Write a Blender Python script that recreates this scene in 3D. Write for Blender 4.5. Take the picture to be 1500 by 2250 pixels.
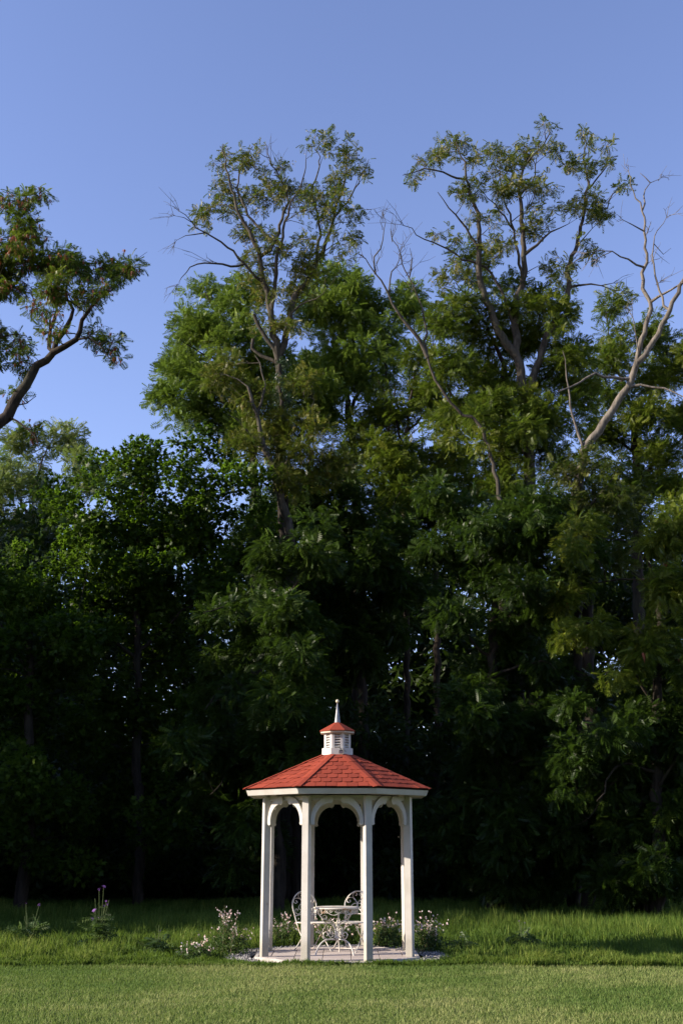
import bpy, bmesh, math, random
import numpy as np
from mathutils import Vector, Matrix

random.seed(7)
RNG = np.random.default_rng(7)
PI = math.pi
scene = bpy.context.scene
for o in list(bpy.data.objects):
    bpy.data.objects.remove(o)
COL = scene.collection

# ------------------------------------------------------------------ camera
F = 2400.0                       # focal length in photo pixels (photo is 1500 x 2250)
PITCH = math.radians(16.7)
CP, SP = math.cos(PITCH), math.sin(PITCH)
EYE = 1.63
CAMX = -0.06
cam = bpy.data.cameras.new('camera')
cam.sensor_fit = 'VERTICAL'
cam.sensor_height = 36.0
cam.sensor_width = 24.0
cam.lens = F / 2250 * 36.0
cam.clip_start = 0.1
cam.clip_end = 2000
camo = bpy.data.objects.new('camera', cam)
COL.objects.link(camo)
camo.location = (CAMX + 0.122, 0, EYE)
camo.rotation_euler = (PI / 2 + PITCH, 0, 0)
scene.camera = camo
CX = camo.location.x

# ------------------------------------------------------------------ world, sun, exposure
SUN_EL = math.radians(23)
SUN_AZ = math.radians(10)        # how far the sun stands on the camera's side of due left
sun_dir = Vector((-math.cos(SUN_AZ) * math.cos(SUN_EL), -math.sin(SUN_AZ) * math.cos(SUN_EL), math.sin(SUN_EL)))
world = bpy.data.worlds.new('World')
scene.world = world
world.use_nodes = True
wn = world.node_tree
for n in list(wn.nodes):
    wn.nodes.remove(n)
wo = wn.nodes.new('ShaderNodeOutputWorld')
wb = wn.nodes.new('ShaderNodeBackground')
sky = wn.nodes.new('ShaderNodeTexSky')
sky.sky_type = 'NISHITA'
sky.sun_disc = False
sky.sun_elevation = SUN_EL
sky.sun_rotation = math.atan2(sun_dir.x, sun_dir.y)
sky.altitude = 100
sky.air_density = 1.0
sky.dust_density = 0.3
sky.ozone_density = 2.0
wb.inputs['Strength'].default_value = 0.115
tn = wn.nodes.new('ShaderNodeMix')          # white balance of the daylight
tn.data_type = 'RGBA'; tn.blend_type = 'MULTIPLY'
tn.inputs[0].default_value = 1.0
tn.inputs[7].default_value = (1.15, 1.0, 1.17, 1)
wn.links.new(sky.outputs[0], tn.inputs[6])
wn.links.new(tn.outputs[2], wb.inputs['Color'])
wn.links.new(wb.outputs[0], wo.inputs['Surface'])
sl = bpy.data.lights.new('sun', 'SUN')
sl.energy = 5.0
sl.angle = math.radians(0.5)
sl.color = (1.0, 0.89, 0.74)
so = bpy.data.objects.new('sun', sl)
COL.objects.link(so)
so.rotation_euler = sun_dir.to_track_quat('Z', 'Y').to_euler()
so.location = (-30, -5, 25)
vs = scene.view_settings
scene.display_settings.display_device = 'sRGB'
vs.view_transform = 'Standard'
vs.look = 'None'
vs.gamma = 1.0
vs.exposure = 1.05
vs.use_curve_mapping = False
scene.render.engine = 'CYCLES'
scene.cycles.max_bounces = 6
scene.cycles.diffuse_bounces = 3
scene.cycles.transmission_bounces = 4
scene.cycles.caustics_reflective = False
scene.cycles.caustics_refractive = False


# ------------------------------------------------------------------ helpers
def P(px, py, Y):
    """The place at distance Y that the photo shows at pixel (px, py)."""
    v = (1125.0 - py) / F
    t = Y / (CP - v * SP)
    return Vector((CX + t * (px - 750.0) / F, Y, EYE + t * (SP + v * CP)))


def tag(o, label=None, cat=None, group=None, kind=None):
    if label: o['label'] = label
    if cat: o['category'] = cat
    if group: o['group'] = group
    if kind: o['kind'] = kind
    return o


def empty(name, loc, label, cat, group=None, rz=0.0):
    o = bpy.data.objects.new(name, None)
    COL.objects.link(o)
    o.location = loc
    o.rotation_euler = (0, 0, rz)
    o.empty_display_size = 0.2
    return tag(o, label, cat, group)


def link(name, me, parent=None):
    o = bpy.data.objects.new(name, me)
    COL.objects.link(o)
    if parent is not None:
        o.parent = parent
    return o


class MB:
    """Collects solids; build() links them as one mesh object."""
    def __init__(s):
        s.v = []; s.f = []; s.smooth = []

    def add(s, vs_, fs, smooth=False):
        b = len(s.v)
        s.v += [tuple(p) for p in vs_]
        s.f += [tuple(b + i for i in f) for f in fs]
        s.smooth += [smooth] * len(fs)

    def prism(s, poly, d):
        """poly: 3D points in order, extruded by vector d."""
        n = len(poly)
        d = Vector(d)
        pts = [Vector(p) for p in poly]
        nrm = Vector((0, 0, 0))
        for i in range(n):
            nrm += pts[i].cross(pts[(i + 1) % n])
        if nrm.dot(d) > 0:
            pts.reverse()
        s.add(pts + [p + d for p in pts],
              [tuple(range(n)), tuple(range(2 * n - 1, n - 1, -1))] +
              [((i + 1) % n, i, n + i, n + (i + 1) % n) for i in range(n)])

    def box(s, c, ax, ay, az):
        """centre and three half-axis vectors"""
        c, ax, ay, az = map(Vector, (c, ax, ay, az))
        s.prism([c - ax - ay - az, c + ax - ay - az, c + ax + ay - az, c - ax + ay - az], 2 * az)

    def tube(s, pts, r, sides=8, caps=True):
        pts = [Vector(p) for p in pts]
        n = len(pts)
        rr = r if isinstance(r, (list, tuple)) else [r] * n
        T = [(pts[min(i + 1, n - 1)] - pts[max(i - 1, 0)]).normalized() for i in range(n)]
        ref = Vector((0, 0, 1)) if abs(T[0].z) < 0.9 else Vector((1, 0, 0))
        u = (ref - T[0] * ref.dot(T[0])).normalized()
        V = []
        for i in range(n):
            u = (u - T[i] * u.dot(T[i])).normalized()
            w = T[i].cross(u)
            for k in range(sides):
                a = 2 * PI * k / sides
                V.append(pts[i] + (u * math.cos(a) + w * math.sin(a)) * rr[i])
        Fc = []
        for i in range(n - 1):
            for k in range(sides):
                k2 = (k + 1) % sides
                Fc.append((i * sides + k, i * sides + k2, (i + 1) * sides + k2, (i + 1) * sides + k))
        s.add(V, Fc, True)
        if caps:
            s.add(V[:sides], [tuple(range(sides - 1, -1, -1))])
            s.add(V[-sides:], [tuple(range(sides))])

    def lathe(s, c, prof, sides=16, smooth=True):
        c = Vector(c)
        V = []; Fc = []
        for r, z in prof:
            for k in range(sides):
                a = 2 * PI * k / sides
                V.append(c + Vector((r * math.cos(a), r * math.sin(a), z)))
        for i in range(len(prof) - 1):
            for k in range(sides):
                k2 = (k + 1) % sides
                Fc.append((i * sides + k, i * sides + k2, (i + 1) * sides + k2, (i + 1) * sides + k))
        s.add(V, Fc, smooth)

    def mesh(s, name, m):
        me = bpy.data.meshes.new(name)
        me.from_pydata(s.v, [], s.f)
        me.polygons.foreach_set('use_smooth', s.smooth)
        me.materials.append(m)
        me.update()
        return me

    def build(s, name, m, parent=None, bevel=0):
        o = link(name, s.mesh(name, m), parent)
        if bevel:
            b = o.modifiers.new('bevel', 'BEVEL')
            b.width = bevel; b.segments = 2; b.limit_method = 'ANGLE'
        return o


def np_mesh(name, V, sizes, idx, m, tint=None, smooth=False):
    """fast mesh from arrays: V (n,3), face sizes, flat corner indices"""
    me = bpy.data.meshes.new(name)
    me.vertices.add(len(V))
    me.vertices.foreach_set('co', np.ascontiguousarray(V, dtype=np.float32).ravel())
    me.loops.add(len(idx))
    me.loops.foreach_set('vertex_index', np.ascontiguousarray(idx, dtype=np.int32))
    me.polygons.add(len(sizes))
    st = np.zeros(len(sizes), dtype=np.int32)
    st[1:] = np.cumsum(sizes)[:-1]
    me.polygons.foreach_set('loop_start', st)
    me.polygons.foreach_set('loop_total', np.ascontiguousarray(sizes, dtype=np.int32))
    if smooth:
        me.polygons.foreach_set('use_smooth', np.ones(len(sizes), dtype=bool))
    me.update(calc_edges=True)
    if tint is not None:
        a = me.attributes.new('tint', 'FLOAT', 'FACE')
        a.data.foreach_set('value', np.ascontiguousarray(tint, dtype=np.float32))
    me.materials.append(m)
    return me


# ------------------------------------------------------------------ materials
def mat(name):
    m = bpy.data.materials.new(name)
    m.use_nodes = True
    nt = m.node_tree
    for n in list(nt.nodes):
        nt.nodes.remove(n)
    out = nt.nodes.new('ShaderNodeOutputMaterial')
    return m, nt, out


def ramp(nt, fac, stops):
    r = nt.nodes.new('ShaderNodeValToRGB')
    e = r.color_ramp.elements
    while len(e) < len(stops):
        e.new(0.5)
    for el, (p, c) in zip(e, stops):
        el.position = p
        el.color = (*c, 1)
    nt.links.new(fac, r.inputs[0])
    return r.outputs[0]


def coords(nt, scale=(1, 1, 1)):
    tc = nt.nodes.new('ShaderNodeTexCoord')
    mp = nt.nodes.new('ShaderNodeMapping')
    mp.inputs['Scale'].default_value = scale
    nt.links.new(tc.outputs['Object'], mp.inputs[0])
    return mp.outputs[0]


def noise(nt, vec, scale, detail=4, rough=0.55):
    n = nt.nodes.new('ShaderNodeTexNoise')
    n.inputs['Scale'].default_value = scale
    n.inputs['Detail'].default_value = detail
    n.inputs['Roughness'].default_value = rough
    if vec is not None:
        nt.links.new(vec, n.inputs['Vector'])
    return n.outputs['Fac']


def mixc(nt, fac, a, b, mode='MIX'):
    n = nt.nodes.new('ShaderNodeMix')
    n.data_type = 'RGBA'
    n.blend_type = mode
    for s_, x in ((n.inputs[0], fac), (n.inputs[6], a), (n.inputs[7], b)):
        if hasattr(x, 'links') or hasattr(x, 'is_linked'):
            nt.links.new(x, s_)
        elif isinstance(x, (int, float)):
            s_.default_value = x
        else:
            s_.default_value = (*x, 1)
    return n.outputs[2]


def bump(nt, h, strength, dist):
    b = nt.nodes.new('ShaderNodeBump')
    b.inputs['Strength'].default_value = strength
    b.inputs['Distance'].default_value = dist
    nt.links.new(h, b.inputs['Height'])
    return b.outputs[0]


def pbsdf(nt, out, color, rough=0.6, spec=0.3, nrm=None, metal=0.0):
    p = nt.nodes.new('ShaderNodeBsdfPrincipled')
    if isinstance(color, tuple):
        p.inputs['Base Color'].default_value = (*color, 1)
    else:
        nt.links.new(color, p.inputs['Base Color'])
    if isinstance(rough, (int, float)):
        p.inputs['Roughness'].default_value = rough
    else:
        nt.links.new(rough, p.inputs['Roughness'])
    p.inputs['Specular IOR Level'].default_value = spec
    p.inputs['Metallic'].default_value = metal
    if nrm is not None:
        nt.links.new(nrm, p.inputs['Normal'])
    if out is not None:
        nt.links.new(p.outputs[0], out.inputs['Surface'])
    return p


def objrand(nt):
    return nt.nodes.new('ShaderNodeObjectInfo').outputs['Random']


def m_paint(name, base, dirty, knots=True, grain=(14, 14, 1.2)):
    m, nt, out = mat(name)
    c = coords(nt)
    g = coords(nt, grain)
    n1 = noise(nt, c, 2.6, 5)
    n2 = noise(nt, g, 5, 4)
    col = ramp(nt, n1, [(0.35, dirty), (0.6, base)])
    col = mixc(nt, ramp(nt, n2, [(0.3, (0, 0, 0)), (0.75, (0.32,) * 3)]), col, dirty)
    if knots:
        v = nt.nodes.new('ShaderNodeTexVoronoi')
        v.inputs['Scale'].default_value = 5.5
        nt.links.new(coords(nt, (1.0, 1.0, 0.55)), v.inputs['Vector'])
        k = ramp(nt, v.outputs['Distance'], [(0.035, (0.65,) * 3), (0.075, (0, 0, 0))])
        col = mixc(nt, k, col, (0.30, 0.21, 0.13))
    sx = nt.nodes.new('ShaderNodeSeparateXYZ')
    nt.links.new(coords(nt), sx.inputs[0])
    ad = nt.nodes.new('ShaderNodeMath'); ad.operation = 'MULTIPLY_ADD'
    nt.links.new(n1, ad.inputs[0]); ad.inputs[1].default_value = -0.45
    nt.links.new(sx.outputs['Z'], ad.inputs[2])
    st = ramp(nt, ad.outputs[0], [(0.0, (0.55,) * 3), (0.16, (0, 0, 0))])      # splash stains near the floor
    col = mixc(nt, st, col, (0.24, 0.22, 0.16))
    n3 = noise(nt, coords(nt, (30, 30, 0.8)), 3, 3, 0.6)
    col = mixc(nt, ramp(nt, n3, [(0.60, (0, 0, 0)), (0.68, (0.22,) * 3)]), col, (0.30, 0.27, 0.23))   # weathered streaks along the grain
    pbsdf(nt, out, col, 0.55, 0.3, bump(nt, n2, 0.4, 0.004))
    return m


def m_shingle():
    m, nt, out = mat('shingle_red')
    c = coords(nt)
    n1 = noise(nt, c, 260, 2, 0.6)
    n2 = noise(nt, c, 3.2, 4)
    a = mixc(nt, objrand(nt), (0.185, 0.034, 0.016), (0.30, 0.056, 0.026))
    a = mixc(nt, ramp(nt, n2, [(0.35, (0, 0, 0)), (0.7, (0.45,) * 3)]), a, (0.25, 0.045, 0.026))
    a = mixc(nt, ramp(nt, n1, [(0.38, (0.55,) * 3), (0.55, (0, 0, 0))]), a, (0.22, 0.035, 0.025))
    pbsdf(nt, out, a, 0.92, 0.15, bump(nt, n1, 0.5, 0.003))
    return m


def m_iron():
    m, nt, out = mat('white_iron')
    c = coords(nt)
    n1 = noise(nt, c, 7, 5, 0.6)
    n2 = noise(nt, c, 40, 3)
    col = ramp(nt, n1, [(0.34, (0.35, 0.17, 0.07)), (0.41, (0.47, 0.40, 0.32)), (0.5, (0.60, 0.57, 0.52))])
    col = mixc(nt, ramp(nt, n2, [(0.5, (0, 0, 0)), (0.75, (0.3,) * 3)]), col, (0.5, 0.43, 0.35))
    pbsdf(nt, out, col, 0.5, 0.35, bump(nt, n2, 0.3, 0.002))
    return m


def m_bark(name, a, b, sc=1.0):
    m, nt, out = mat(name)
    g = coords(nt, (4.5 * sc, 4.5 * sc, 0.9 * sc))
    n1 = noise(nt, g, 2.2, 6, 0.65)
    n2 = noise(nt, coords(nt), 0.9, 3)
    col = ramp(nt, n1, [(0.34, a), (0.62, b)])
    col = mixc(nt, ramp(nt, n2, [(0.5, (0, 0, 0)), (0.7, (0.35,) * 3)]), col, (0.05, 0.055, 0.03))
    pbsdf(nt, out, col, 0.9, 0.15, bump(nt, n1, 0.8, 0.05))
    return m


def m_leaf(name, stops, trans=0.32, tcol=(0.10, 0.19, 0.02), rough=0.42, spec=0.16):
    m, nt, out = mat(name)
    at = nt.nodes.new('ShaderNodeAttribute')
    at.attribute_name = 'tint'
    col = ramp(nt, at.outputs['Fac'], stops)
    p = pbsdf(nt, None, col, rough, spec)
    if trans:
        tr = nt.nodes.new('ShaderNodeBsdfTranslucent')
        nt.links.new(mixc(nt, 0.5, col, tcol), tr.inputs['Color'])
        mx = nt.nodes.new('ShaderNodeMixShader')
        mx.inputs[0].default_value = trans
        nt.links.new(p.outputs[0], mx.inputs[1])
        nt.links.new(tr.outputs[0], mx.inputs[2])
        nt.links.new(mx.outputs[0], out.inputs['Surface'])
    else:
        nt.links.new(p.outputs[0], out.inputs['Surface'])
    return m


def m_simple(name, col, rough=0.6, spec=0.3, var=None, metal=0.0):
    m, nt, out = mat(name)
    if var is not None:
        n1 = noise(nt, coords(nt), var[1], 4)
        c = ramp(nt, n1, [(0.35, col), (0.68, var[0])])
        pbsdf(nt, out, c, rough, spec, bump(nt, n1, 0.4, var[2]), metal)
    else:
        pbsdf(nt, out, col, rough, spec, None, metal)
    return m


M = {}
M['white'] = m_paint('white_painted_wood', (0.51, 0.487, 0.455), (0.43, 0.395, 0.355))
M['cupola'] = m_paint('white_painted_cupola', (0.55, 0.525, 0.50), (0.46, 0.43, 0.40), False)
M['shingle'] = m_shingle()
M['deck'] = m_simple('roof_felt', (0.03, 0.018, 0.015), 0.95, 0.1)
M['soffit'] = m_paint('soffit_boards', (0.52, 0.46, 0.37), (0.43, 0.36, 0.27), True)
M['iron'] = m_iron()
M['zinc'] = m_simple('zinc', (0.19, 0.195, 0.21), 0.5, 0.3, ((0.27, 0.27, 0.28), 18, 0.001), 0.3)
M['ball'] = m_simple('gilded_ball', (0.50, 0.42, 0.28), 0.4, 0.5, ((0.62, 0.55, 0.40), 30, 0.001))
M['black'] = m_simple('black_plastic', (0.02, 0.02, 0.024), 0.4, 0.4)
M['glass'] = m_simple('lamp_lens', (0.30, 0.32, 0.36), 0.15, 0.6)
M['bark_dark'] = m_bark('bark_dark', (0.014, 0.011, 0.009), (0.042, 0.033, 0.026))
M['bark_grey'] = m_bark('bark_grey', (0.04, 0.034, 0.027), (0.11, 0.094, 0.075))
M['bark_dead'] = m_bark('bark_dead', (0.06, 0.051, 0.042), (0.185, 0.16, 0.132))
M['leaf_mid'] = m_leaf('leaf_mid', [(0, (0.036, 0.058, 0.006)), (0.5, (0.074, 0.104, 0.010)), (1, (0.135, 0.152, 0.016))], 0.34, (0.14, 0.23, 0.02))
M['leaf_bright'] = m_leaf('leaf_bright', [(0, (0.052, 0.080, 0.007)), (0.5, (0.108, 0.170, 0.018)), (1, (0.175, 0.235, 0.028))], 0.36, (0.14, 0.22, 0.03))
M['leaf_deep_shade'] = m_leaf('leaf_deep_shade', [(0, (0.007, 0.015, 0.002)), (0.5, (0.016, 0.030, 0.004)), (1, (0.036, 0.056, 0.008))], 0.28)  # greens darkened to stand in for deep shade inside the wood
M['leaf_maple'] = m_leaf('leaf_maple', [(0, (0.013, 0.030, 0.003)), (0.5, (0.032, 0.064, 0.006)), (1, (0.11, 0.17, 0.02))], 0.5, (0.16, 0.30, 0.015))
M['leaf_olive'] = m_leaf('leaf_olive', [(0, (0.050, 0.060, 0.008)), (0.5, (0.100, 0.108, 0.013)), (1, (0.165, 0.155, 0.022))], 0.34)
M['leaf_moss'] = m_leaf('leaf_moss', [(0, (0.026, 0.034, 0.006)), (0.5, (0.052, 0.064, 0.010)), (1, (0.105, 0.108, 0.020))], 0.3)
M['leaf_shaded'] = m_leaf('leaf_shaded', [(0, (0.010, 0.021, 0.003)), (0.5, (0.022, 0.044, 0.006)), (1, (0.048, 0.076, 0.010))], 0.3)  # locust green with shade put into the colour; sunlit locusts use leaf_mid
M['leaf_pale'] = m_leaf('leaf_pale', [(0, (0.10, 0.130, 0.032)), (0.5, (0.16, 0.19, 0.05)), (1, (0.22, 0.24, 0.075))], 0.42)  # albedo raised to paint in a haze-like paleness
M['leaf_ivy'] = m_leaf('leaf_ivy', [(0, (0.012, 0.030, 0.010)), (1, (0.030, 0.058, 0.018))], 0.12, rough=0.35, spec=0.4)
M['seed'] = m_leaf('seed_husks', [(0, (0.17, 0.145, 0.036)), (0.5, (0.27, 0.225, 0.060)), (1, (0.38, 0.32, 0.11))], 0.2, (0.3, 0.25, 0.06))
M['pod'] = m_leaf('red_brown_pods', [(0, (0.12, 0.035, 0.018)), (0.5, (0.22, 0.070, 0.034)), (1, (0.32, 0.13, 0.055))], 0.25, (0.3, 0.1, 0.04))
M['lawn'] = m_leaf('lawn_blades', [(0, (0.085, 0.145, 0.032)), (0.5, (0.165, 0.215, 0.062)), (1, (0.30, 0.31, 0.125))], 0.35, (0.20, 0.30, 0.04), 0.65, 0.1)
M['meadow'] = m_leaf('meadow_blades', [(0, (0.045, 0.085, 0.014)), (0.5, (0.082, 0.138, 0.020)), (1, (0.19, 0.225, 0.045))], 0.4, (0.18, 0.28, 0.03), 0.6, 0.12)
M['herb'] = m_leaf('herb_leaves', [(0, (0.035, 0.065, 0.020)), (0.5, (0.06, 0.10, 0.03)), (1, (0.12, 0.15, 0.055))], 0.3)
M['stem'] = m_simple('green_stems', (0.075, 0.105, 0.035), 0.6, 0.2)
M['stem_red'] = m_simple('reddish_stems', (0.11, 0.085, 0.045), 0.6, 0.2)


def m_petal(name, a, b, t=0.3):
    m, nt, out = mat(name)
    col = mixc(nt, objrand(nt), a, b)
    p = pbsdf(nt, None, col, 0.6, 0.2)
    tr = nt.nodes.new('ShaderNodeBsdfTranslucent')
    nt.links.new(col, tr.inputs['Color'])
    mx = nt.nodes.new('ShaderNodeMixShader')
    mx.inputs[0].default_value = t
    nt.links.new(p.outputs[0], mx.inputs[1])
    nt.links.new(tr.outputs[0], mx.inputs[2])
    nt.links.new(mx.outputs[0], out.inputs['Surface'])
    return m


M['petal'] = m_petal('blush_petals', (0.86, 0.80, 0.76), (0.80, 0.56, 0.52))
M['purple'] = m_petal('purple_florets', (0.27, 0.12, 0.42), (0.36, 0.17, 0.46))


def m_paver():
    m, nt, out = mat('paver_stone')
    c = coords(nt)
    n1 = noise(nt, c, 60, 4)
    n2 = noise(nt, c, 5, 4)
    a = mixc(nt, objrand(nt), (0.38, 0.32, 0.29), (0.47, 0.41, 0.37))
    a = mixc(nt, ramp(nt, n2, [(0.4, (0, 0, 0)), (0.7, (0.4,) * 3)]), a, (0.38, 0.32, 0.29))
    a = mixc(nt, ramp(nt, n1, [(0.5, (0, 0, 0)), (0.72, (0.35,) * 3)]), a, (0.3, 0.26, 0.24))
    pbsdf(nt, out, a, 0.85, 0.2, bump(nt, n1, 0.4, 0.003))
    return m


M['paver'] = m_paver()
M['mortar'] = m_simple('joint_sand', (0.13, 0.11, 0.095), 0.95, 0.1, ((0.2, 0.17, 0.15), 40, 0.004))
M['edging'] = m_simple('edging_stone', (0.48, 0.44, 0.40), 0.8, 0.2, ((0.38, 0.34, 0.30), 9, 0.003))
M['gravel'] = m_leaf('gravel_stones', [(0, (0.14, 0.13, 0.13)), (0.5, (0.27, 0.255, 0.245)), (1, (0.42, 0.40, 0.38))], 0, rough=0.8)


def m_ground():
    m, nt, out = mat('ground_soil')
    c = coords(nt)
    n1 = noise(nt, c, 0.5, 5)
    n2 = noise(nt, c, 14, 4)
    a = ramp(nt, n1, [(0.35, (0.026, 0.034, 0.012)), (0.65, (0.044, 0.050, 0.020))])
    a = mixc(nt, ramp(nt, n2, [(0.45, (0, 0, 0)), (0.7, (0.6,) * 3)]), a, (0.055, 0.042, 0.022))
    pbsdf(nt, out, a, 0.95, 0.1, bump(nt, n2, 0.6, 0.04))
    return m


def m_lawn():
    m, nt, out = mat('mown_turf')
    c = coords(nt)
    n1 = noise(nt, coords(nt, (0.6, 1.3, 1)), 0.8, 4)
    n2 = noise(nt, c, 60, 3)
    a = ramp(nt, n1, [(0.35, (0.12, 0.165, 0.045)), (0.65, (0.18, 0.22, 0.07))])
    a = mixc(nt, ramp(nt, n2, [(0.4, (0.7,) * 3), (0.62, (0, 0, 0))]), a, (0.03, 0.048, 0.014))
    pbsdf(nt, out, a, 0.9, 0.1, bump(nt, n2, 0.8, 0.02))
    return m


# ------------------------------------------------------------------ ground and lawn
def grid_sheet(name, x0, x1, y0, y1, nx, ny, z, m, amp=0.0):
    X, Y = np.meshgrid(np.linspace(x0, x1, nx), np.linspace(y0, y1, ny))
    Z = np.full_like(X, z)
    if amp:
        Z += amp * (np.sin(X * 0.9 + 1) * np.cos(Y * 0.6) + 0.5 * np.sin(X * 2.3 + Y * 1.7))
    V = np.stack([X.ravel(), Y.ravel(), Z.ravel()], 1)
    i = np.arange(nx * ny).reshape(ny, nx)
    q = np.stack([i[:-1, :-1], i[:-1, 1:], i[1:, 1:], i[1:, :-1]], -1).reshape(-1)
    return link(name, np_mesh(name, V, np.full((nx - 1) * (ny - 1), 4), q, m, smooth=True))


tag(grid_sheet('ground', -500, 500, -60, 900, 40, 40, -0.03, m_ground()), kind='structure',
    label='dark soil and leaf litter under the meadow and wood')
tag(grid_sheet('lawn', -40, 40, -30, 15.75, 60, 40, 0.0, m_lawn(), 0.004), kind='structure',
    label='pale green mown lawn across the front of the gazebo')


def fnoise(x, y, seed=0, sc=1.0):
    r = np.random.default_rng(seed)
    v = np.zeros_like(x)
    for _ in range(7):
        a = r.uniform(0, 2 * PI); f = sc * r.uniform(0.5, 2.2); p = r.uniform(0, 6.28)
        v += np.sin((x * math.cos(a) + y * math.sin(a)) * f + p) / 7
    return v * 1.6


def lawn_blades():
    n = 215000
    y = 9.5 + 6.25 * RNG.random(n) ** 0.9
    x = RNG.uniform(-1, 1, n) * (1.6 + y * 0.36)
    nz = fnoise(x, y, 3, 1.6) + 0.6 * fnoise(x, y * 2.2, 5, 4)
    h = (0.026 + 0.022 * RNG.random(n)) * (1 + 0.18 * nz)
    h *= np.where(y > 15.2, 1.0 + 0.6 * (y - 15.2), 1.0)
    a = RNG.uniform(0, 2 * PI, n)
    lean = RNG.normal(0, 0.45, (n, 2)) * h[:, None]
    w = 0.0048 + 0.003 * RNG.random(n)
    dx, dy = np.cos(a) * w, np.sin(a) * w
    z0 = np.full(n, -0.002)
    V = np.stack([np.stack([x - dx, y - dy, z0], 1), np.stack([x + dx, y + dy, z0], 1),
                  np.stack([x + lean[:, 0], y + lean[:, 1], h], 1)], 1).reshape(-1, 3)
    tint = np.clip(0.5 + 0.42 * nz + RNG.normal(0, 0.2, n), 0, 1)
    o = link('lawn_grass', np_mesh('lawn_grass', V, np.full(n, 3), np.arange(3 * n), M['lawn'], tint))
    tag(o, 'short pale green mown grass across the front of the picture', 'grass', kind='stuff')


lawn_blades()

GX, GY = 0.0, 17.0               # centre of the gazebo


def meadow_edge(x):
    return 15.72 + 0.10 * np.sin(x * 1.3) + 0.07 * np.sin(x * 3.7 + 1) + 0.04 * np.sin(x * 9.1)


def meadow_blades():
    n = 190000
    y = 15.4 + 17.5 * RNG.random(n) ** 1.5
    x = RNG.uniform(-1, 1, n) * (1.2 + y * 0.36)
    # a denser fringe where the mower stops
    m = 40000
    xf = RNG.uniform(-8, 8, m)
    yf = meadow_edge(xf) + np.abs(RNG.normal(0, 0.32, m)) - 0.05
    m2 = 5200                    # tufts that lean over the front of the floor
    xt = RNG.uniform(-1.35, 1.35, m2); xt += 0.05 * np.sin(xt * 40)
    yt = 15.70 + 0.12 * RNG.random(m2) + np.clip(np.abs(xt) - 0.52, 0, 1) * 0.75
    x = np.concatenate([x, xf, xt]); y = np.concatenate([y, yf, yt])
    r = np.hypot(x - GX, y - GY)
    front = y < GY - 0.95
    keep = (y > meadow_edge(x) - 0.05) & ((r > 1.56) | (front & (r > 1.14)))
    keep &= ~((r < 1.56) & (y > GY - 1.05))
    x, y, r = x[keep], y[keep], r[keep]
    n = len(x)
    nz = fnoise(x, y, 11, 0.9) + 0.5 * fnoise(x, y, 12, 2.6)
    d = y - meadow_edge(x)
    nz2 = fnoise(x, y, 14, 7.0)
    h = np.clip(0.075 + 0.085 * np.clip(d / 2.2, 0, 1), 0, 1) * np.clip(1 + 0.7 * nz + 0.75 * nz2, 0.25, 2.6) * RNG.uniform(0.45, 1.25, n)
    h = np.where((r < 1.9) & (y < GY), np.minimum(h, 0.075 + 0.05 * RNG.random(n)), h)
    h = np.where(np.abs(x) < 1.5, np.where(y < 16.05, np.minimum(h + 0.02, 0.045 + 0.085 * RNG.random(n) ** 1.5), h), h)
    h *= np.clip(1.15 - (y - 24) / 14, 0.35, 1)
    h = np.maximum(h, 0.03)
    a = RNG.uniform(0, 2 * PI, n)
    la = RNG.uniform(0, 2 * PI, n)
    lm = np.abs(RNG.normal(0.42, 0.30, n)) * h
    lx, ly = np.cos(la) * lm, np.sin(la) * lm
    w = (0.0045 + 0.004 * RNG.random(n)) * (1 + np.clip((y - 18) / 14, 0, 1))
    dx, dy = np.cos(a) * w, np.sin(a) * w
    z0 = np.full(n, -0.03)
    zm = h * 0.58
    V = np.stack([np.stack([x - dx, y - dy, z0], 1), np.stack([x + dx, y + dy, z0], 1),
                  np.stack([x + lx * .36 + dx * .8, y + ly * .36 + dy * .8, zm], 1),
                  np.stack([x + lx * .36 - dx * .8, y + ly * .36 - dy * .8, zm], 1),
                  np.stack([x + lx, y + ly, h * (1 - 0.25 * (lm / h))], 1)], 1).reshape(-1, 3)
    tint = np.clip(0.38 + 0.34 * nz + 0.22 * nz2 + RNG.normal(0, 0.2, n), 0, 1)
    near = y < 20.5
    bn = np.where(near)[0][:, None] * 5; bf = np.where(~near)[0][:, None] * 5
    idx = np.concatenate([(bn + np.array([0, 1, 2, 3, 3, 2, 4])[None]).ravel(), (bf + np.array([0, 1, 4])[None]).ravel()])
    sizes = np.concatenate([np.tile(np.array([4, 3]), len(bn)), np.full(len(bf), 3)])
    tint = np.concatenate([np.repeat(tint[near], 2), tint[~near]])
    o = link('meadow_grass', np_mesh('meadow_grass', V, sizes, idx, M['meadow'], tint))
    tag(o, 'tall uncut green grass between the mown lawn and the dark wood', 'grass', kind='stuff')


meadow_blades()

# ------------------------------------------------------------------ gazebo
R = 1.115                        # posts' radius
RE, ZE = 1.44, 2.42              # eaves' corner radius and height
SLOPE = 0.435
C22, S22 = math.cos(PI / 8), math.sin(PI / 8)
FLOOR = 0.05


def face_frame(k):
    a = -PI / 2 + k * PI / 4
    return Vector((math.cos(a), math.sin(a), 0)), Vector((-math.sin(a), math.cos(a), 0))


def corner(k, r, z):             # corner between face k and face k+1
    a = -PI / 2 + (k + 0.5) * PI / 4
    return Vector((r * math.cos(a), r * math.sin(a), z))


gaz = empty('gazebo', (GX, GY, 0), 'white octagonal garden gazebo with red shingle roof and louvred cupola on the lawn edge', 'gazebo')

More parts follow.
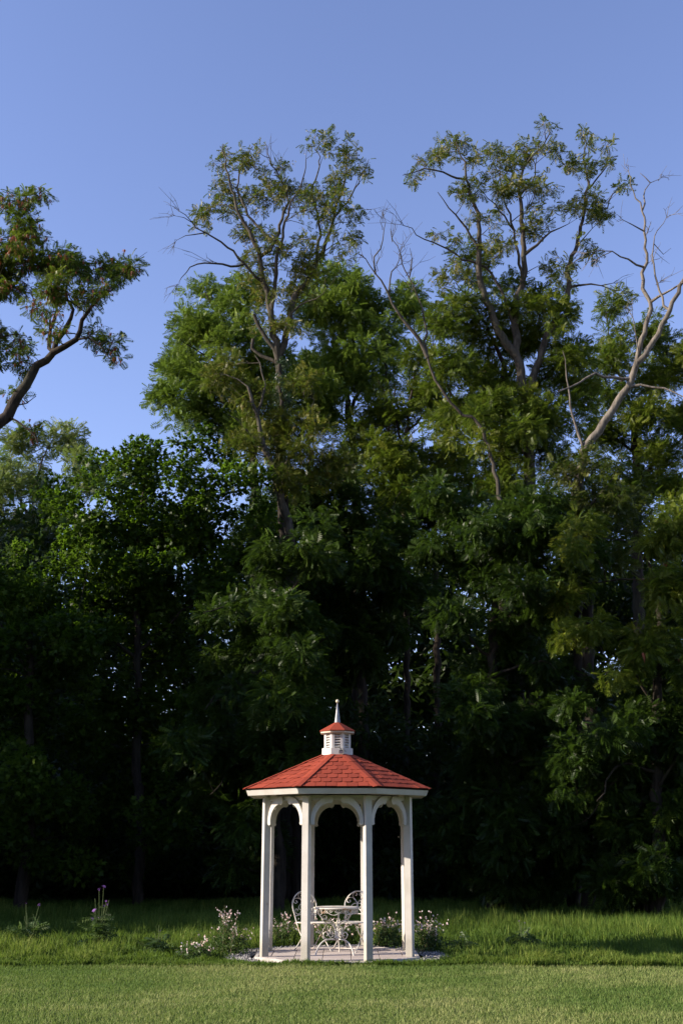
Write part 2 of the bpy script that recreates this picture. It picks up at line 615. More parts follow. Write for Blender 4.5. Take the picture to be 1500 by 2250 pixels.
# floor: base slab, edging, pavers
b = MB()
b.prism([corner(k, 1.20, -0.05) for k in range(8)], (0, 0, FLOOR + 0.05 - 0.012))
b.build('floor_base', M['mortar'], gaz)
for k in range(8):
    N, T = face_frame(k)
    b = MB()
    hw0, hw1 = 1.262 * S22 - .003, 1.202 * S22 - .003
    b.prism([N * 1.262 * C22 - T * hw0 + Vector((0, 0, -0.05)), N * 1.262 * C22 + T * hw0 + Vector((0, 0, -0.05)),
             N * 1.202 * C22 + T * hw1 + Vector((0, 0, -0.05)), N * 1.202 * C22 - T * hw1 + Vector((0, 0, -0.05))], (0, 0, FLOOR + 0.05 + 0.002))
    b.build('edging_stone', M['edging'], gaz, 0.006)


def clip_poly(poly, a, b_, c):
    """keep points with a*x + b*y <= c"""
    out = []
    for i in range(len(poly)):
        p, q = poly[i], poly[(i + 1) % len(poly)]
        dp, dq = a * p[0] + b_ * p[1] - c, a * q[0] + b_ * q[1] - c
        if dp <= 0: out.append(p)
        if (dp < 0 < dq) or (dq < 0 < dp):
            t = dp / (dp - dq)
            out.append((p[0] + (q[0] - p[0]) * t, p[1] + (q[1] - p[1]) * t))
    return out


def poly_area(p):
    return 0.5 * abs(sum(p[i][0] * p[(i + 1) % len(p)][1] - p[(i + 1) % len(p)][0] * p[i][1] for i in range(len(p))))


def paver(poly, dz=0.0):
    bb = MB()
    bb.prism([Vector((x, y, FLOOR - 0.03)) for x, y in poly], (0, 0, 0.03 + dz))
    bb.build('paver', M['paver'], gaz, 0.004)


ro, ri = 1.192 * C22, 1.012 * C22
for k in range(8):               # outer course, cut parallel to each side
    N, T = face_frame(k)
    n = 5
    for i in range(n):
        p = []
        for (f, r_) in ((i / n, ro), ((i + 1) / n, ro), ((i + 1) / n, ri), (i / n, ri)):
            hw = r_ * S22 / C22
            p.append((N * r_ + T * (-hw + 2 * hw * f)).to_2d())
        c = sum(p, Vector((0, 0))) / 4
        paver([tuple(c + (q - c) * 0.965) for q in p], RNG.uniform(-.001, .003))
g = 0.40
for i in range(-3, 3):
    for j in range(-3, 3):
        x0, y0 = i * g + .2, j * g + .2
        poly = [(x0 + .004, y0 + .004), (x0 + g - .004, y0 + .004), (x0 + g - .004, y0 + g - .004), (x0 + .004, y0 + g - .004)]
        for k in range(8):
            N, T = face_frame(k)
            poly = clip_poly(poly, N.x, N.y, ri - 0.007)
            if not poly: break
        if poly and poly_area(poly) > 0.003:
            paver(poly, RNG.uniform(-.002, .002))

# posts
PW = 0.05
for k in range(8):
    c = corner(k, R, 0)
    n = c.normalized(); t = Vector((-n.y, n.x, 0))
    b = MB()
    b.box(c + Vector((0, 0, 1.115)), t * PW, n * PW, Vector((0, 0, 1.115)))
    b.build('post', M['white'], gaz, 0.005)

# brackets, beams, fascia, soffit
for k in range(8):
    N, T = face_frame(k)
    apo = R * C22
    hb = R * S22 - 0.052         # half of the clear bay
    Zt, Zb = 2.318, 1.965
    def fp(u, n, z): return N * n + T * u + Vector((0, 0, z))
    for s in (-1, 1):
        cu = -0.090
        ao, bo = hb + cu + 0.0, Zt - Zb
        ai, bi = ao - 0.060, bo - 0.100
        pts = []
        for i in range(15):
            a = PI - (PI / 2) * i / 14
            pts.append((cu + ao * math.cos(a), Zb + bo * math.sin(a)))
        cz, rr_ = Zb + (bo + bi) / 2, (bo - bi) / 2          # the rounded inner end
        for i in range(1, 10):
            a = PI / 2 - PI * 1.12 * i / 10
            pts.append((cu - 0.012 + rr_ * 1.0 * math.cos(a), cz - 0.006 + rr_ * 1.16 * math.sin(a)))
        for i in range(13):
            a = PI / 2 + 0.13 + (PI / 2 - 0.13) * i / 12
            pts.append((cu + ai * math.cos(a), Zb + bi * math.sin(a)))
        rl = 0.035
        for i in range(1, 8):                                # the rounded lower end
            a = -PI * i / 8
            pts.append((cu - ao + rl + rl * math.cos(a), Zb - 0.012 + rl * math.sin(a)))
        b = MB()
        b.prism([fp(u if s < 0 else -u, apo - 0.006, z) for u, z in pts], N * 0.036)
        b.build('bracket', M['white'], gaz, 0.003)
    b = MB()
    b.box(fp(0, apo - 0.024, 2.293), T * (R * S22 - 0.03), N * 0.016, Vector((0, 0, 0.033)))
    b.build('beam', M['white'], gaz, 0.003)
    # fascia board, leaning in towards its foot
    ra, rb = RE * C22, RE * C22 - 0.03
    t22 = S22 / C22
    b = MB()
    za, zb = ZE - 0.004, ZE - 0.086
    q = [fp(-ra * t22 + .001, ra, za), fp(ra * t22 - .001, ra, za), fp(rb * t22 - .001, rb, zb), fp(-rb * t22 + .001, rb, zb)]
    b.prism(q, N * -0.022)
    b.build('fascia', M['white'], gaz, 0.002)
    # soffit boards between fascia and beam
    r0, r1 = rb - 0.026, apo - 0.12
    nb = 3
    for i in range(nb):
        a0 = r0 + (r1 - r0) * i / nb - 0.002; a1 = r0 + (r1 - r0) * (i + 1) / nb + 0.002
        b = MB()
        b.prism([fp(-a0 * t22, a0, 2.345), fp(a0 * t22, a0, 2.345), fp(a1 * t22, a1, 2.345), fp(-a1 * t22, a1, 2.345)], (0, 0, 0.016))
        b.build('soffit_board', M['soffit'], gaz)

# roof: felted deck with shingle courses and hip caps as its own pieces
RC = 0.245
zc = ZE + SLOPE * (RE - RC)
b = MB()
lo = [corner(k, RE + 0.012, ZE - 0.004) for k in range(8)]
hi = [corner(k, RC, zc) for k in range(8)]
und = [corner(k, RE - 0.02, ZE - 0.02) for k in range(8)]
uhi = [corner(k, RC, zc - 0.03) for k in range(8)]
for k in range(8):
    k2 = (k + 1) % 8
    b.add([lo[k], lo[k2], hi[k2], hi[k]], [(0, 1, 2, 3)])
    b.add([und[k], und[k2], uhi[k2], uhi[k]], [(3, 2, 1, 0)])
    b.add([lo[k], lo[k2], und[k2], und[k]], [(3, 2, 1, 0)])
roof = b.build('roof', M['deck'], gaz)
rr = random.Random(3)
t22 = S22 / C22
for k in range(8):
    N, T = face_frame(k)
    e0 = RE * C22 + 0.022
    e1 = RC * C22
    dz = (zc - ZE) / (e0 - e1)
    up = (-N + Vector((0, 0, dz))).normalized()
    nrm = (N * dz + Vector((0, 0, 1))).normalized()
    L = (e0 - e1) * math.hypot(1, dz)
    org = N * e0 + Vector((0, 0, ZE - 0.002))
    rows, tw = 8, 0.148
    ex = L / rows
    cosl = (e0 - e1) / L
    hip = t22 * cosl
    w0 = e0 * t22
    for r_ in range(rows):
        s0, s1 = r_ * ex, min((r_ + 1) * ex + 0.035, L)
        off = (0.5 if r_ % 2 else 0.0) * tw + rr.uniform(-.01, .01)
        i0 = int(w0 / tw) + 2
        for i in range(-i0, i0 + 1):
            c0, c1 = i * tw + off + 0.0027, (i + 1) * tw + off - 0.0027
            ch = 0.032
            poly = [(c0 + ch, s0), (c1 - ch, s0), (c1, s0 + ch), (c1, s1), (c0, s1), (c0, s0 + ch)]
            if r_ == 0:
                poly = [(c0, s0), (c1, s0), (c1, s1), (c0, s1)]
            poly = clip_poly(poly, 1, hip, w0 - 0.004)
            poly = clip_poly(poly, -1, hip, w0 - 0.004) if poly else poly
            if len(poly) < 3 or poly_area(poly) < 0.0009:
                continue
            lift = rr.uniform(-.001, .004)
            bb = MB()
            pts = [org + T * u + up * s + nrm * (0.004 + lift + 0.010 * (1 - (s - s0) / (ex + 0.035))) for u, s in poly]
            bb.prism(pts, nrm * 0.006)
            bb.build('shingle', M['shingle'], roof)
    # hip cap along the corner between this face and the next
    N2, T2 = face_frame(k + 1)
    nrm2 = (N2 * dz + Vector((0, 0, 1))).normalized()
    pa, pb = corner(k, RE + 0.028, ZE + 0.002), corner(k, RC + 0.01, zc)
    ax = (pb - pa).normalized()
    d1 = (-T - ax * (-T).dot(ax)).normalized(); d1 = (d1 - nrm * d1.dot(nrm)).normalized()
    d2 = (T2 - ax * T2.dot(ax)).normalized(); d2 = (d2 - nrm2 * d2.dot(nrm2)).normalized()
    nv = (nrm + nrm2).normalized()
    nseg = 4
    for i in range(nseg):
        a0 = pa + (pb - pa) * (i / nseg); a1 = pa + (pb - pa) * min(1, (i + 1.25) / nseg)
        h0, h1 = 0.021, 0.015
        wd = 0.062
        bb = MB()
        V = []
        for (q, h) in ((a0, h0), (a1, h1)):
            V += [q + d1 * wd + nrm * (h - 0.004), q + nv * h, q + d2 * wd + nrm2 * (h + 0.007)]
        V2 = [v - nv * 0.008 for v in V]
        bb.add(V + V2, [(0, 1, 4, 3), (1, 2, 5, 4), (6, 9, 10, 7), (7, 10, 11, 8), (0, 6, 7, 1), (1, 7, 8, 2),
                        (3, 4, 10, 9), (4, 5, 11, 10), (0, 3, 9, 6), (2, 8, 11, 5)])
        bb.build('hip_cap', M['shingle'], roof)

# cupola
cup = MB()
def ring_prism(mb, r, z0, z1):
    mb.prism([corner(k, r, z0) for k in range(8)], (0, 0, z1 - z0))
ring_prism(cup, 0.252, 2.88, 3.047)
cup = cup.build('cupola', M['cupola'], gaz, 0.003)
rl, z0, z1 = 0.218, 3.047, 3.285
for k in range(8):
    c = corner(k, rl - 0.024, 0); n = c.normalized()
    N, T = face_frame(k); N2, T2 = face_frame(k + 1)
    b = MB()
    e = corner(k, rl, z0)
    w_ = 0.040
    b.prism([e, e - T * w_, e - T * w_ - N * 0.02, e - n * 0.03, e + T2 * w_ - N2 * 0.02, e + T2 * w_], (0, 0, z1 - z0))
    b.build('corner_post', M['cupola'], cup)
    hw = rl * S22 - w_
    for i in range(6):
        z = z0 + 0.026 + i * 0.0385
        bb = MB()
        bb.box(N * (rl * C22 - 0.014) + Vector((0, 0, z)), T * hw, N * 0.012 - Vector((0, 0, 0.008)), Vector((0, 0, 0.0055)) + N * 0.003)
        bb.build('louvre', M['cupola'], cup)
b = MB()
ring_prism(b, 0.275, 3.272, 3.300)
ring_prism(b, 0.195, 3.250, 3.2735)
b.build('cupola_fascia', M['soffit'], gaz, 0.002)
for k in range(8):
    N, T = face_frame(k)
    b = MB()
    ra_, rb_ = 0.29 * C22, 0.045 * C22
    pts = [N * ra_ - T * (ra_ * t22 - .002) + Vector((0, 0, 3.300)), N * ra_ + T * (ra_ * t22 - .002) + Vector((0, 0, 3.300)),
           N * rb_ + T * (rb_ * t22 - .001) + Vector((0, 0, 3.432)), N * rb_ - T * (rb_ * t22 - .001) + Vector((0, 0, 3.432))]
    b.prism(pts, (0, 0, 0.012))
    b.build('cupola_roof', M['shingle'], gaz)
b = MB()
b.lathe((0, 0, 0), [(0.0, 3.42), (0.052, 3.42), (0.046, 3.445), (0.026, 3.59), (0.008, 3.742), (0, 3.742)], 12)
spire = b.build('spire', M['zinc'], gaz)
b = MB()
b.lathe((0, 0, 3.768), [(0.028 * math.sin(PI * i / 8), -0.028 * math.cos(PI * i / 8)) for i in range(9)], 12)
b.build('spire_ball', M['ball'], spire)

for o in gaz.children:            # the frame stands 9 cm lower than it was drawn
    if o.name.split('.')[0] not in ('floor_base', 'edging_stone', 'paver', 'post'):
        o.location.z -= 0.09

# small floodlight at the cupola's foot
fl = empty('floodlight', (GX + 0.055, GY - 0.265, 2.865), 'small black floodlight fixed at the foot of the cupola above the red roof', 'floodlight')
b = MB(); b.box((0, -0.01, 0.03), (0.03, 0, 0), (0, 0.018, 0.006), (0, -0.006, 0.022)); b.build('housing', M['black'], fl, 0.004)
b = MB(); b.box((0, -0.031, 0.024), (0.022, 0, 0), (0, 0.0015, 0), (0, -0.005, 0.015)); b.build('lens', M['glass'], fl)
b = MB(); b.tube([(0.0, 0.0, 0.05), (-0.012, 0.012, 0.085), (-0.02, 0.02, 0.112)], 0.007, 6); b.build('bracket', M['black'], fl)
b = MB(); b.tube([(0.012, 0.0, 0.05), (0.04, 0.012, 0.08), (0.052, 0.02, 0.05), (0.075, 0.02, 0.03)], 0.003, 5); b.build('cable', M['black'], fl)


# ------------------------------------------------------------------ gravel ring
def gravel():
    n = 5200
    a = RNG.uniform(0, 2 * PI, n)
    r = np.sqrt(RNG.uniform(1.27 ** 2, 1.62 ** 2, n))
    x, y = r * np.cos(a), r * np.sin(a)
    keep = (y > -0.8)
    x, y = x[keep], y[keep]; n = len(x)
    s = RNG.uniform(0.008, 0.018, n)
    o8 = np.array([[1, 0, 0], [0, 1, 0], [-1, 0, 0], [0, -1, 0], [0, 0, .8], [0, 0, -.8]], float)
    f8 = np.array([[0, 1, 4], [1, 2, 4], [2, 3, 4], [3, 0, 4], [1, 0, 5], [2, 1, 5], [3, 2, 5], [0, 3, 5]])
    V = o8[None] * s[:, None, None] * RNG.uniform(0.6, 1.3, (n, 6, 1))
    ang = RNG.uniform(0, PI, n); ca, sa = np.cos(ang), np.sin(ang)
    Vx = V[..., 0] * ca[:, None] - V[..., 1] * sa[:, None]; Vy = V[..., 0] * sa[:, None] + V[..., 1] * ca[:, None]
    V = np.stack([Vx + x[:, None] + GX, Vy + y[:, None] + GY, V[..., 2] + RNG.uniform(0.0, 0.025, n)[:, None] + 0.012], -1).reshape(-1, 3)
    idx = (f8[None] + (np.arange(n) * 6)[:, None, None]).ravel()
    o = link('gravel', np_mesh('gravel', V, np.full(n * 8, 3), idx, M['gravel'], np.repeat(RNG.random(n), 8)))
    tag(o, 'pale loose gravel in a ring round the gazebo floor', 'gravel', kind='stuff')
    b = MB()
    ring = []
    for i in range(32):
        aa = -PI * 0.25 + (PI * 1.50) * i / 31
        ring.append((aa,))
    V = []
    for (aa,) in ring:
        V += [Vector((GX + 1.25 * math.cos(aa), GY + 1.25 * math.sin(aa), 0.006)), Vector((GX + 1.66 * math.cos(aa), GY + 1.66 * math.sin(aa), 0.0))]
    b.add(V, [(2 * i, 2 * i + 1, 2 * i + 3, 2 * i + 2) for i in range(31)])
    tag(b.build('gravel_bed', m_simple('gravel_dust', (0.24, 0.22, 0.21), 0.95, 0.1, ((0.36, 0.34, 0.33), 90, 0.01))), 'grey stone dust under the gravel ring round the gazebo', kind='structure')


gravel()


# ------------------------------------------------------------------ iron table and chairs
def spiral(c, r0, r1, a0, turns, n=18):
    """2D spiral from radius r0 to r1 about c, starting at angle a0"""
    return [(c[0] + (r0 + (r1 - r0) * i / n) * math.cos(a0 + turns * 2 * PI * i / n),
             c[1] + (r0 + (r1 - r0) * i / n) * math.sin(a0 + turns * 2 * PI * i / n)) for i in range(n + 1)]


def smooth2(pts, n=6):
    """Catmull-Rom through points of any dimension"""
    A = [np.array(p, float) for p in pts]
    A = [2 * A[0] - A[1]] + A + [2 * A[-1] - A[-2]]
    out = []
    for i in range(1, len(A) - 2):
        for k in range(n):
            t = k / n
            out.append(0.5 * (2 * A[i] + (A[i + 1] - A[i - 1]) * t + (2 * A[i - 1] - 5 * A[i] + 4 * A[i + 1] - A[i + 2]) * t * t
                              + (3 * A[i] - A[i - 1] - 3 * A[i + 1] + A[i + 2]) * t ** 3))
    out.append(A[-2])
    return [tuple(p) for p in out]


def make_table(loc):
    t = empty('bistro_table', loc, 'round white wrought iron table with scrolled legs under the gazebo', 'table', rz=0.28)
    b = MB()
    b.lathe((0, 0, 0), [(0, 0.700), (0.318, 0.700), (0.332, 0.703), (0.335, 0.712), (0.332, 0.720), (0.318, 0.722), (0, 0.722)], 40)
    b.build('table_top', M['iron'], t)
    for i in range(8):           # apron of scallops below the rim
        a0, a1 = 2 * PI * i / 8, 2 * PI * (i + 1) / 8
        ra = 0.312
        def ap(u, d): 
            a = a0 + (a1 - a0) * u
            return Vector((ra * math.cos(a), ra * math.sin(a), 0.700 - d))
        b = MB()
        b.tube([ap(u / 14, 0.085 * math.sin(PI * u / 14) ** 0.8) for u in range(15)], 0.0055, 6)
        for s in (-1, 1):
            sp = spiral((0.5 + s * 0.17, 0.030), 0.105, 0.03, 0, 1.4 * s, 16)
            b.tube([ap(u, 0.030 + (v - 0.030) * 0.24) for u, v in sp], 0.0045, 5)
        b.tube([ap(1.0 + s_ * 0.09 + 0.06 * math.cos(q), 0.045 + 0.014 * math.sin(q)) for s_ in (-1, 1) for q in [x * 0.5 for x in range(12)]], 0.004, 5)
        b.build('apron_scroll', M['iron'], t)
    b = MB(); b.tube([(0, 0, 0.22), (0, 0, 0.40)], 0.014, 8); b.tube([(0, 0, 0.195), (0, 0, 0.425)], 0.007, 8)
    b.build('hub', M['iron'], t)
    for k in range(3):
        a = PI + 0.1 + k * 2 * PI / 3
        d = Vector((math.cos(a), math.sin(a), 0))
        off = 0.013
        def q(p): return d * (p[0] + off) + Vector((0, 0, p[1]))
        leg = MB()
        leg.tube([q(p) for p in smooth2([(0.275, 0.700), (0.262, 0.640), (0.205, 0.555), (0.115, 0.515), (0.03, 0.455), (0.004, 0.39), (0.004, 0.24)])], 0.010, 7)
        leg.tube([q(p) for p in smooth2([(0.0, 0.222), (0.09, 0.230), (0.165, 0.215), (0.235, 0.16), (0.285, 0.07), (0.305, 0.0)])], 0.011, 7)
        lo_ = leg.build('leg', M['iron'], t)
        sc = MB()
        sc.tube([q(p) for p in smooth2([(0.01, 0.385), (0.06, 0.455), (0.155, 0.49), (0.205, 0.53), (0.20, 0.585), (0.155, 0.595), (0.135, 0.56), (0.158, 0.54), (0.17, 0.555)])], 0.0075, 6)
        sc.tube([q(p) for p in smooth2([(0.012, 0.36), (0.075, 0.395), (0.085, 0.35), (0.055, 0.325), (0.045, 0.35), (0.06, 0.36)])], 0.007, 6)
        sc.tube([q(p) for p in smooth2([(0.06, 0.30), (0.085, 0.325), (0.10, 0.29), (0.07, 0.262), (0.04, 0.285), (0.045, 0.32), (0.08, 0.345)])], 0.007, 6)
        sc.tube([q(p) for p in smooth2([(0.012, 0.30), (0.02, 0.25), (0.09, 0.226), (0.165, 0.255), (0.185, 0.31), (0.155, 0.345), (0.115, 0.33), (0.115, 0.295), (0.14, 0.29)])], 0.0075, 6)
        sc.build('scroll', M['iron'], lo_)
    return t


def make_chair(loc, rz, label):
    """folding iron chair; it faces its local -Y, backrest at +Y"""
    t = empty('bistro_chair', loc, label, 'chair', 'white iron chairs at the table in the gazebo', rz)
    hw = 0.185
    lean = 0.16
    def bp(u, z): return Vector((u, 0.19 + lean * (z - 0.44), 0.44 + (z - 0.44) * 0.90))
    b = MB()                     # the outer frame runs up one side, over the arch and down the other
    sd = [(hw - 0.015, 0.44), (hw + 0.004, 0.56), (hw + 0.028, 0.70), (hw + 0.024, 0.80), (hw - 0.02, 0.89), (hw - 0.085, 0.955), (0.05, 0.978)]
    pts = sd + [(0, 0.982)] + [(-u, z) for u, z in reversed(sd)]
    b.tube([bp(u, z) for u, z in smooth2(pts)], 0.0095, 7)
    b.tube([bp(u, z) for u, z in smooth2([(-hw - .002, 0.555), (-0.09, 0.578), (0, 0.585), (0.09, 0.578), (hw + .002, 0.555)])], 0.008, 6)
    fr = b.build('back_frame', M['iron'], t)
    for s in (-1, 1):            # scrolls of the back: heart, C scrolls, lower curls
        b = MB()
        def c2(p): return bp(p[0] * s, p[1])
        b.tube([c2(p) for p in smooth2([(0.0, 0.775), (0.05, 0.835), (0.092, 0.895), (0.082, 0.945), (0.045, 0.955), (0.022, 0.93), (0.035, 0.905), (0.055, 0.915)])], 0.006, 6)
        b.tube([c2(p) for p in smooth2([(0.0, 0.775), (0.05, 0.83), (0.10, 0.865), (0.165, 0.86), (0.188, 0.81), (0.155, 0.775), (0.125, 0.80), (0.145, 0.825)])], 0.006, 6)
        b.tube([c2(p) for p in smooth2([(0.0, 0.765), (0.05, 0.765), (0.095, 0.73), (0.10, 0.68), (0.06, 0.655), (0.035, 0.685), (0.06, 0.71)])], 0.006, 6)
        b.tube([c2(p) for p in smooth2([(0.0, 0.77), (0.02, 0.70), (0.07, 0.63), (0.13, 0.585), (0.175, 0.625), (0.165, 0.675), (0.13, 0.67), (0.135, 0.64)])], 0.006, 6)
        b.build('scroll', M['iron'], fr)
    b = MB()                     # seat rim and slats
    rim = [(-hw, 0.17), (-hw - .01, 0.0), (-hw + .01, -0.15), (-0.11, -0.2), (0.11, -0.2), (hw - .01, -0.15), (hw + .01, 0.0), (hw, 0.17), (-hw, 0.17)]
    b.tube([(x, y, 0.445) for x, y in smooth2(rim, 4)], 0.009, 6)
    seat = b.build('seat', M['iron'], t)
    for i in range(8):
        x = -0.158 + i * 0.0451
        bb = MB(); y1 = -0.185 if abs(x) < 0.12 else -0.15
        bb.box((x, (0.168 + y1) / 2, 0.449), (0.015, 0, 0), (0, (0.168 - y1) / 2, 0), (0, 0, 0.0022))
        bb.build('slat', M['iron'], seat)
    for s in (-1, 1):            # crossed legs
        b = MB(); b.tube([bp(s * (hw - 0.015), 0.44), (s * (hw - .012), 0.10, 0.30), (s * (hw + .005), -0.08, 0.12), (s * (hw + 0.01), -0.19, 0.004)], 0.0085, 6)
        b.tube([(s * (hw + .01), -0.19, 0.004), (s * (hw + .01), -0.21, 0.004)], 0.009, 6)
        b.build('leg', M['iron'], t)
        b = MB(); b.tube([(s * (hw - .03), -0.14, 0.44), (s * (hw - .03), -0.02, 0.30), (s * (hw - .028), 0.13, 0.13), (s * (hw - .02), 0.24, 0.004)], 0.0085, 6)
        b.tube([(s * (hw - .02), 0.24, 0.004), (s * (hw - .02), 0.262, 0.004)], 0.009, 6)
        b.build('leg', M['iron'], t)
    b = MB(); b.tube([(-hw, -0.165, 0.05), (hw, -0.165, 0.05)], 0.007, 6); b.build('stretcher', M['iron'], t)
    b = MB(); b.tube([(-hw + .02, 0.20, 0.065), (hw - .02, 0.20, 0.065)], 0.007, 6); b.build('stretcher', M['iron'], t)
    return t


make_table((GX - 0.012, GY - 0.12, FLOOR)).scale.z = 0.89
make_chair((GX - 0.36, GY + 0.36, FLOOR), 0.62, 'white iron chair half hidden by the second post from the left, rusty arched back').scale.z = 0.89
make_chair((GX + 0.19, GY + 0.42, FLOOR), -0.50, 'white iron chair behind the table, its heart scrolled back against the third post').scale.z = 0.89


# ------------------------------------------------------------------ trees
def frames(D, up, rng, roll=0.5):
    """rotation matrices with columns: D, side, normal"""
    D = D / np.linalg.norm(D, axis=1, keepdims=True)
    U = up + rng.normal(0, roll, D.shape)
    U -= D * np.sum(U * D, 1, keepdims=True)
    U /= np.linalg.norm(U, axis=1, keepdims=True) + 1e-9
    S = np.cross(U, D)
    return np.stack([D, S, U], -1)


def t_pinnate(pairs=5, droop=0.28, fat=0.15):
    V = []
    for i in range(pairs):
        x = 0.16 + 0.72 * i / (pairs - 1)
        l = 0.30 * (0.75 + 0.5 * math.sin(PI * (i + 0.7) / pairs))
        for s in (-1, 1):
            b0 = np.array([x - fat * .62, 0.0, -droop * x * x + 0.02])
            mid = np.array([x + fat * .62 + 0.04, s * l * 0.35, -droop * x * x])
            tip = np.array([x + l * 0.45, s * l * 1.12, -droop * (x + .1) ** 2 - 0.05])
            V += [b0, mid, tip] if s > 0 else [b0, tip, mid]
    V += [np.array([0.86, -fat * .4, -droop * .74]), np.array([0.86, fat * .4, -droop * .74]), np.array([1.16, 0, -droop * 1.2])]
    return np.array(V)


def t_maple():
    V = []
    for a, l in ((0, 1.0), (0.95, 0.86), (-0.95, 0.86), (1.9, 0.55), (-1.9, 0.55)):
        p = np.array([0.42, 0, 0])
        d = np.array([math.cos(a), math.sin(a), -0.12])
        s = np.array([-math.sin(a), math.cos(a), 0])
        V += [p - s * 0.27 * l, p + d * 0.68 * l, p + s * 0.27 * l]
    return np.array(V)


def t_bunch(n=7, seed=1, flat=0.7):
    r = np.random.default_rng(seed)
    V = []
    for _ in range(n):
        c = r.normal(0, 0.33, 3) * np.array([1, 1, flat])
        d = r.normal(0, 1, 3); d /= np.linalg.norm(d)
        e = np.cross(d, r.normal(0, 1, 3)); e /= np.linalg.norm(e)
        V += [c - d * 0.2, c + e * 0.14, c + d * 0.24]
    return np.array(V)


def t_pods(n=6, seed=2):
    r = np.random.default_rng(seed)
    V = []
    for _ in range(n):
        a = r.uniform(0, 2 * PI); k = r.uniform(0.05, 0.35)
        c = np.array([math.cos(a) * k, math.sin(a) * k, -r.uniform(0, 0.25)])
        w = np.array([-math.sin(a), math.cos(a), 0]) * 0.09
        V += [c - w, c + w, c + np.array([r.normal(0, .08), r.normal(0, .08), -r.uniform(0.55, 0.95)])]
    return np.array(V)


TPL = {'pinnate': t_pinnate(), 'locust': t_pinnate(6, 0.40, 0.135), 'sparse': t_pinnate(5, 0.5, 0.16), 'maple': t_maple(), 'bunch': t_bunch(7), 'pods': t_pods(),
       'husk': t_bunch(8, 5, 1.0)}


class Leaves:
    def __init__(s): s.V = []; s.t = []

    def add(s, tpl, pos, D, size, tint, rng, up=(0, 0, 1), roll=0.5):
        tp = TPL[tpl]
        n = len(pos)
        Rm = frames(D, np.array(up, float)[None], rng, roll)
        V = np.einsum('nij,kj->nki', Rm, tp) * size[:, None, None] + pos[:, None]
        s.V.append(V.reshape(-1, 3)); s.t.append(np.repeat(tint, len(tp) // 3))

    def build(s, name, m, parent=None, off=None):
        V = np.concatenate(s.V); t = np.clip(np.concatenate(s.t), 0, 1)
        if off is not None: V = V - np.array(off)
        o = link(name, np_mesh(name, V, np.full(len(V) // 3, 3), np.arange(len(V)), m, t), parent)
        return o


class Wood:
    """branches of one tree as tubes"""
    def __init__(s): s.V = []; s.I = []; s.n = 0

    def tube(s, P_, r, sides=6):
        P_ = np.asarray(P_, float); n = len(P_)
        T = np.gradient(P_, axis=0)
        T /= np.linalg.norm(T, axis=1, keepdims=True) + 1e-9
        ref = np.array([0.3, 1.0, 0.1])
        U = ref - T * (T @ ref)[:, None]
        U /= np.linalg.norm(U, axis=1, keepdims=True) + 1e-9
        W = np.cross(T, U)
        a = np.linspace(0, 2 * PI, sides, endpoint=False)
        V = P_[:, None] + (U[:, None] * np.cos(a)[None, :, None] + W[:, None] * np.sin(a)[None, :, None]) * np.asarray(r, float)[:, None, None]
        i = (np.arange(n - 1)[:, None] * sides + np.arange(sides)[None]) + s.n
        j = (np.arange(n - 1)[:, None] * sides + (np.arange(sides)[None] + 1) % sides) + s.n
        s.I.append(np.stack([i, j, j + sides, i + sides], -1).ravel())
        s.V.append(V.reshape(-1, 3)); s.n += n * sides

    def build(s, name, m, parent, off):
        V = np.concatenate(s.V) - np.array(off); I = np.concatenate(s.I)
        return link(name, np_mesh(name, V, np.full(len(I) // 4, 4), I, m, smooth=True), parent)


def densify(pts, step=0.35, jit=0.04, rng=RNG):
    q = np.array(smooth2(pts, 8))
    L = np.concatenate([[0], np.cumsum(np.linalg.norm(np.diff(q, axis=0), axis=1))])
    n = max(3, int(L[-1] / step))
    s = np.linspace(0, L[-1], n)
    out = np.stack([np.interp(s, L, q[:, k]) for k in range(3)], 1)
    out[1:-1] += rng.normal(0, jit, (n - 2, 3))
    return out


PER, DENS = 2.5, 1.4


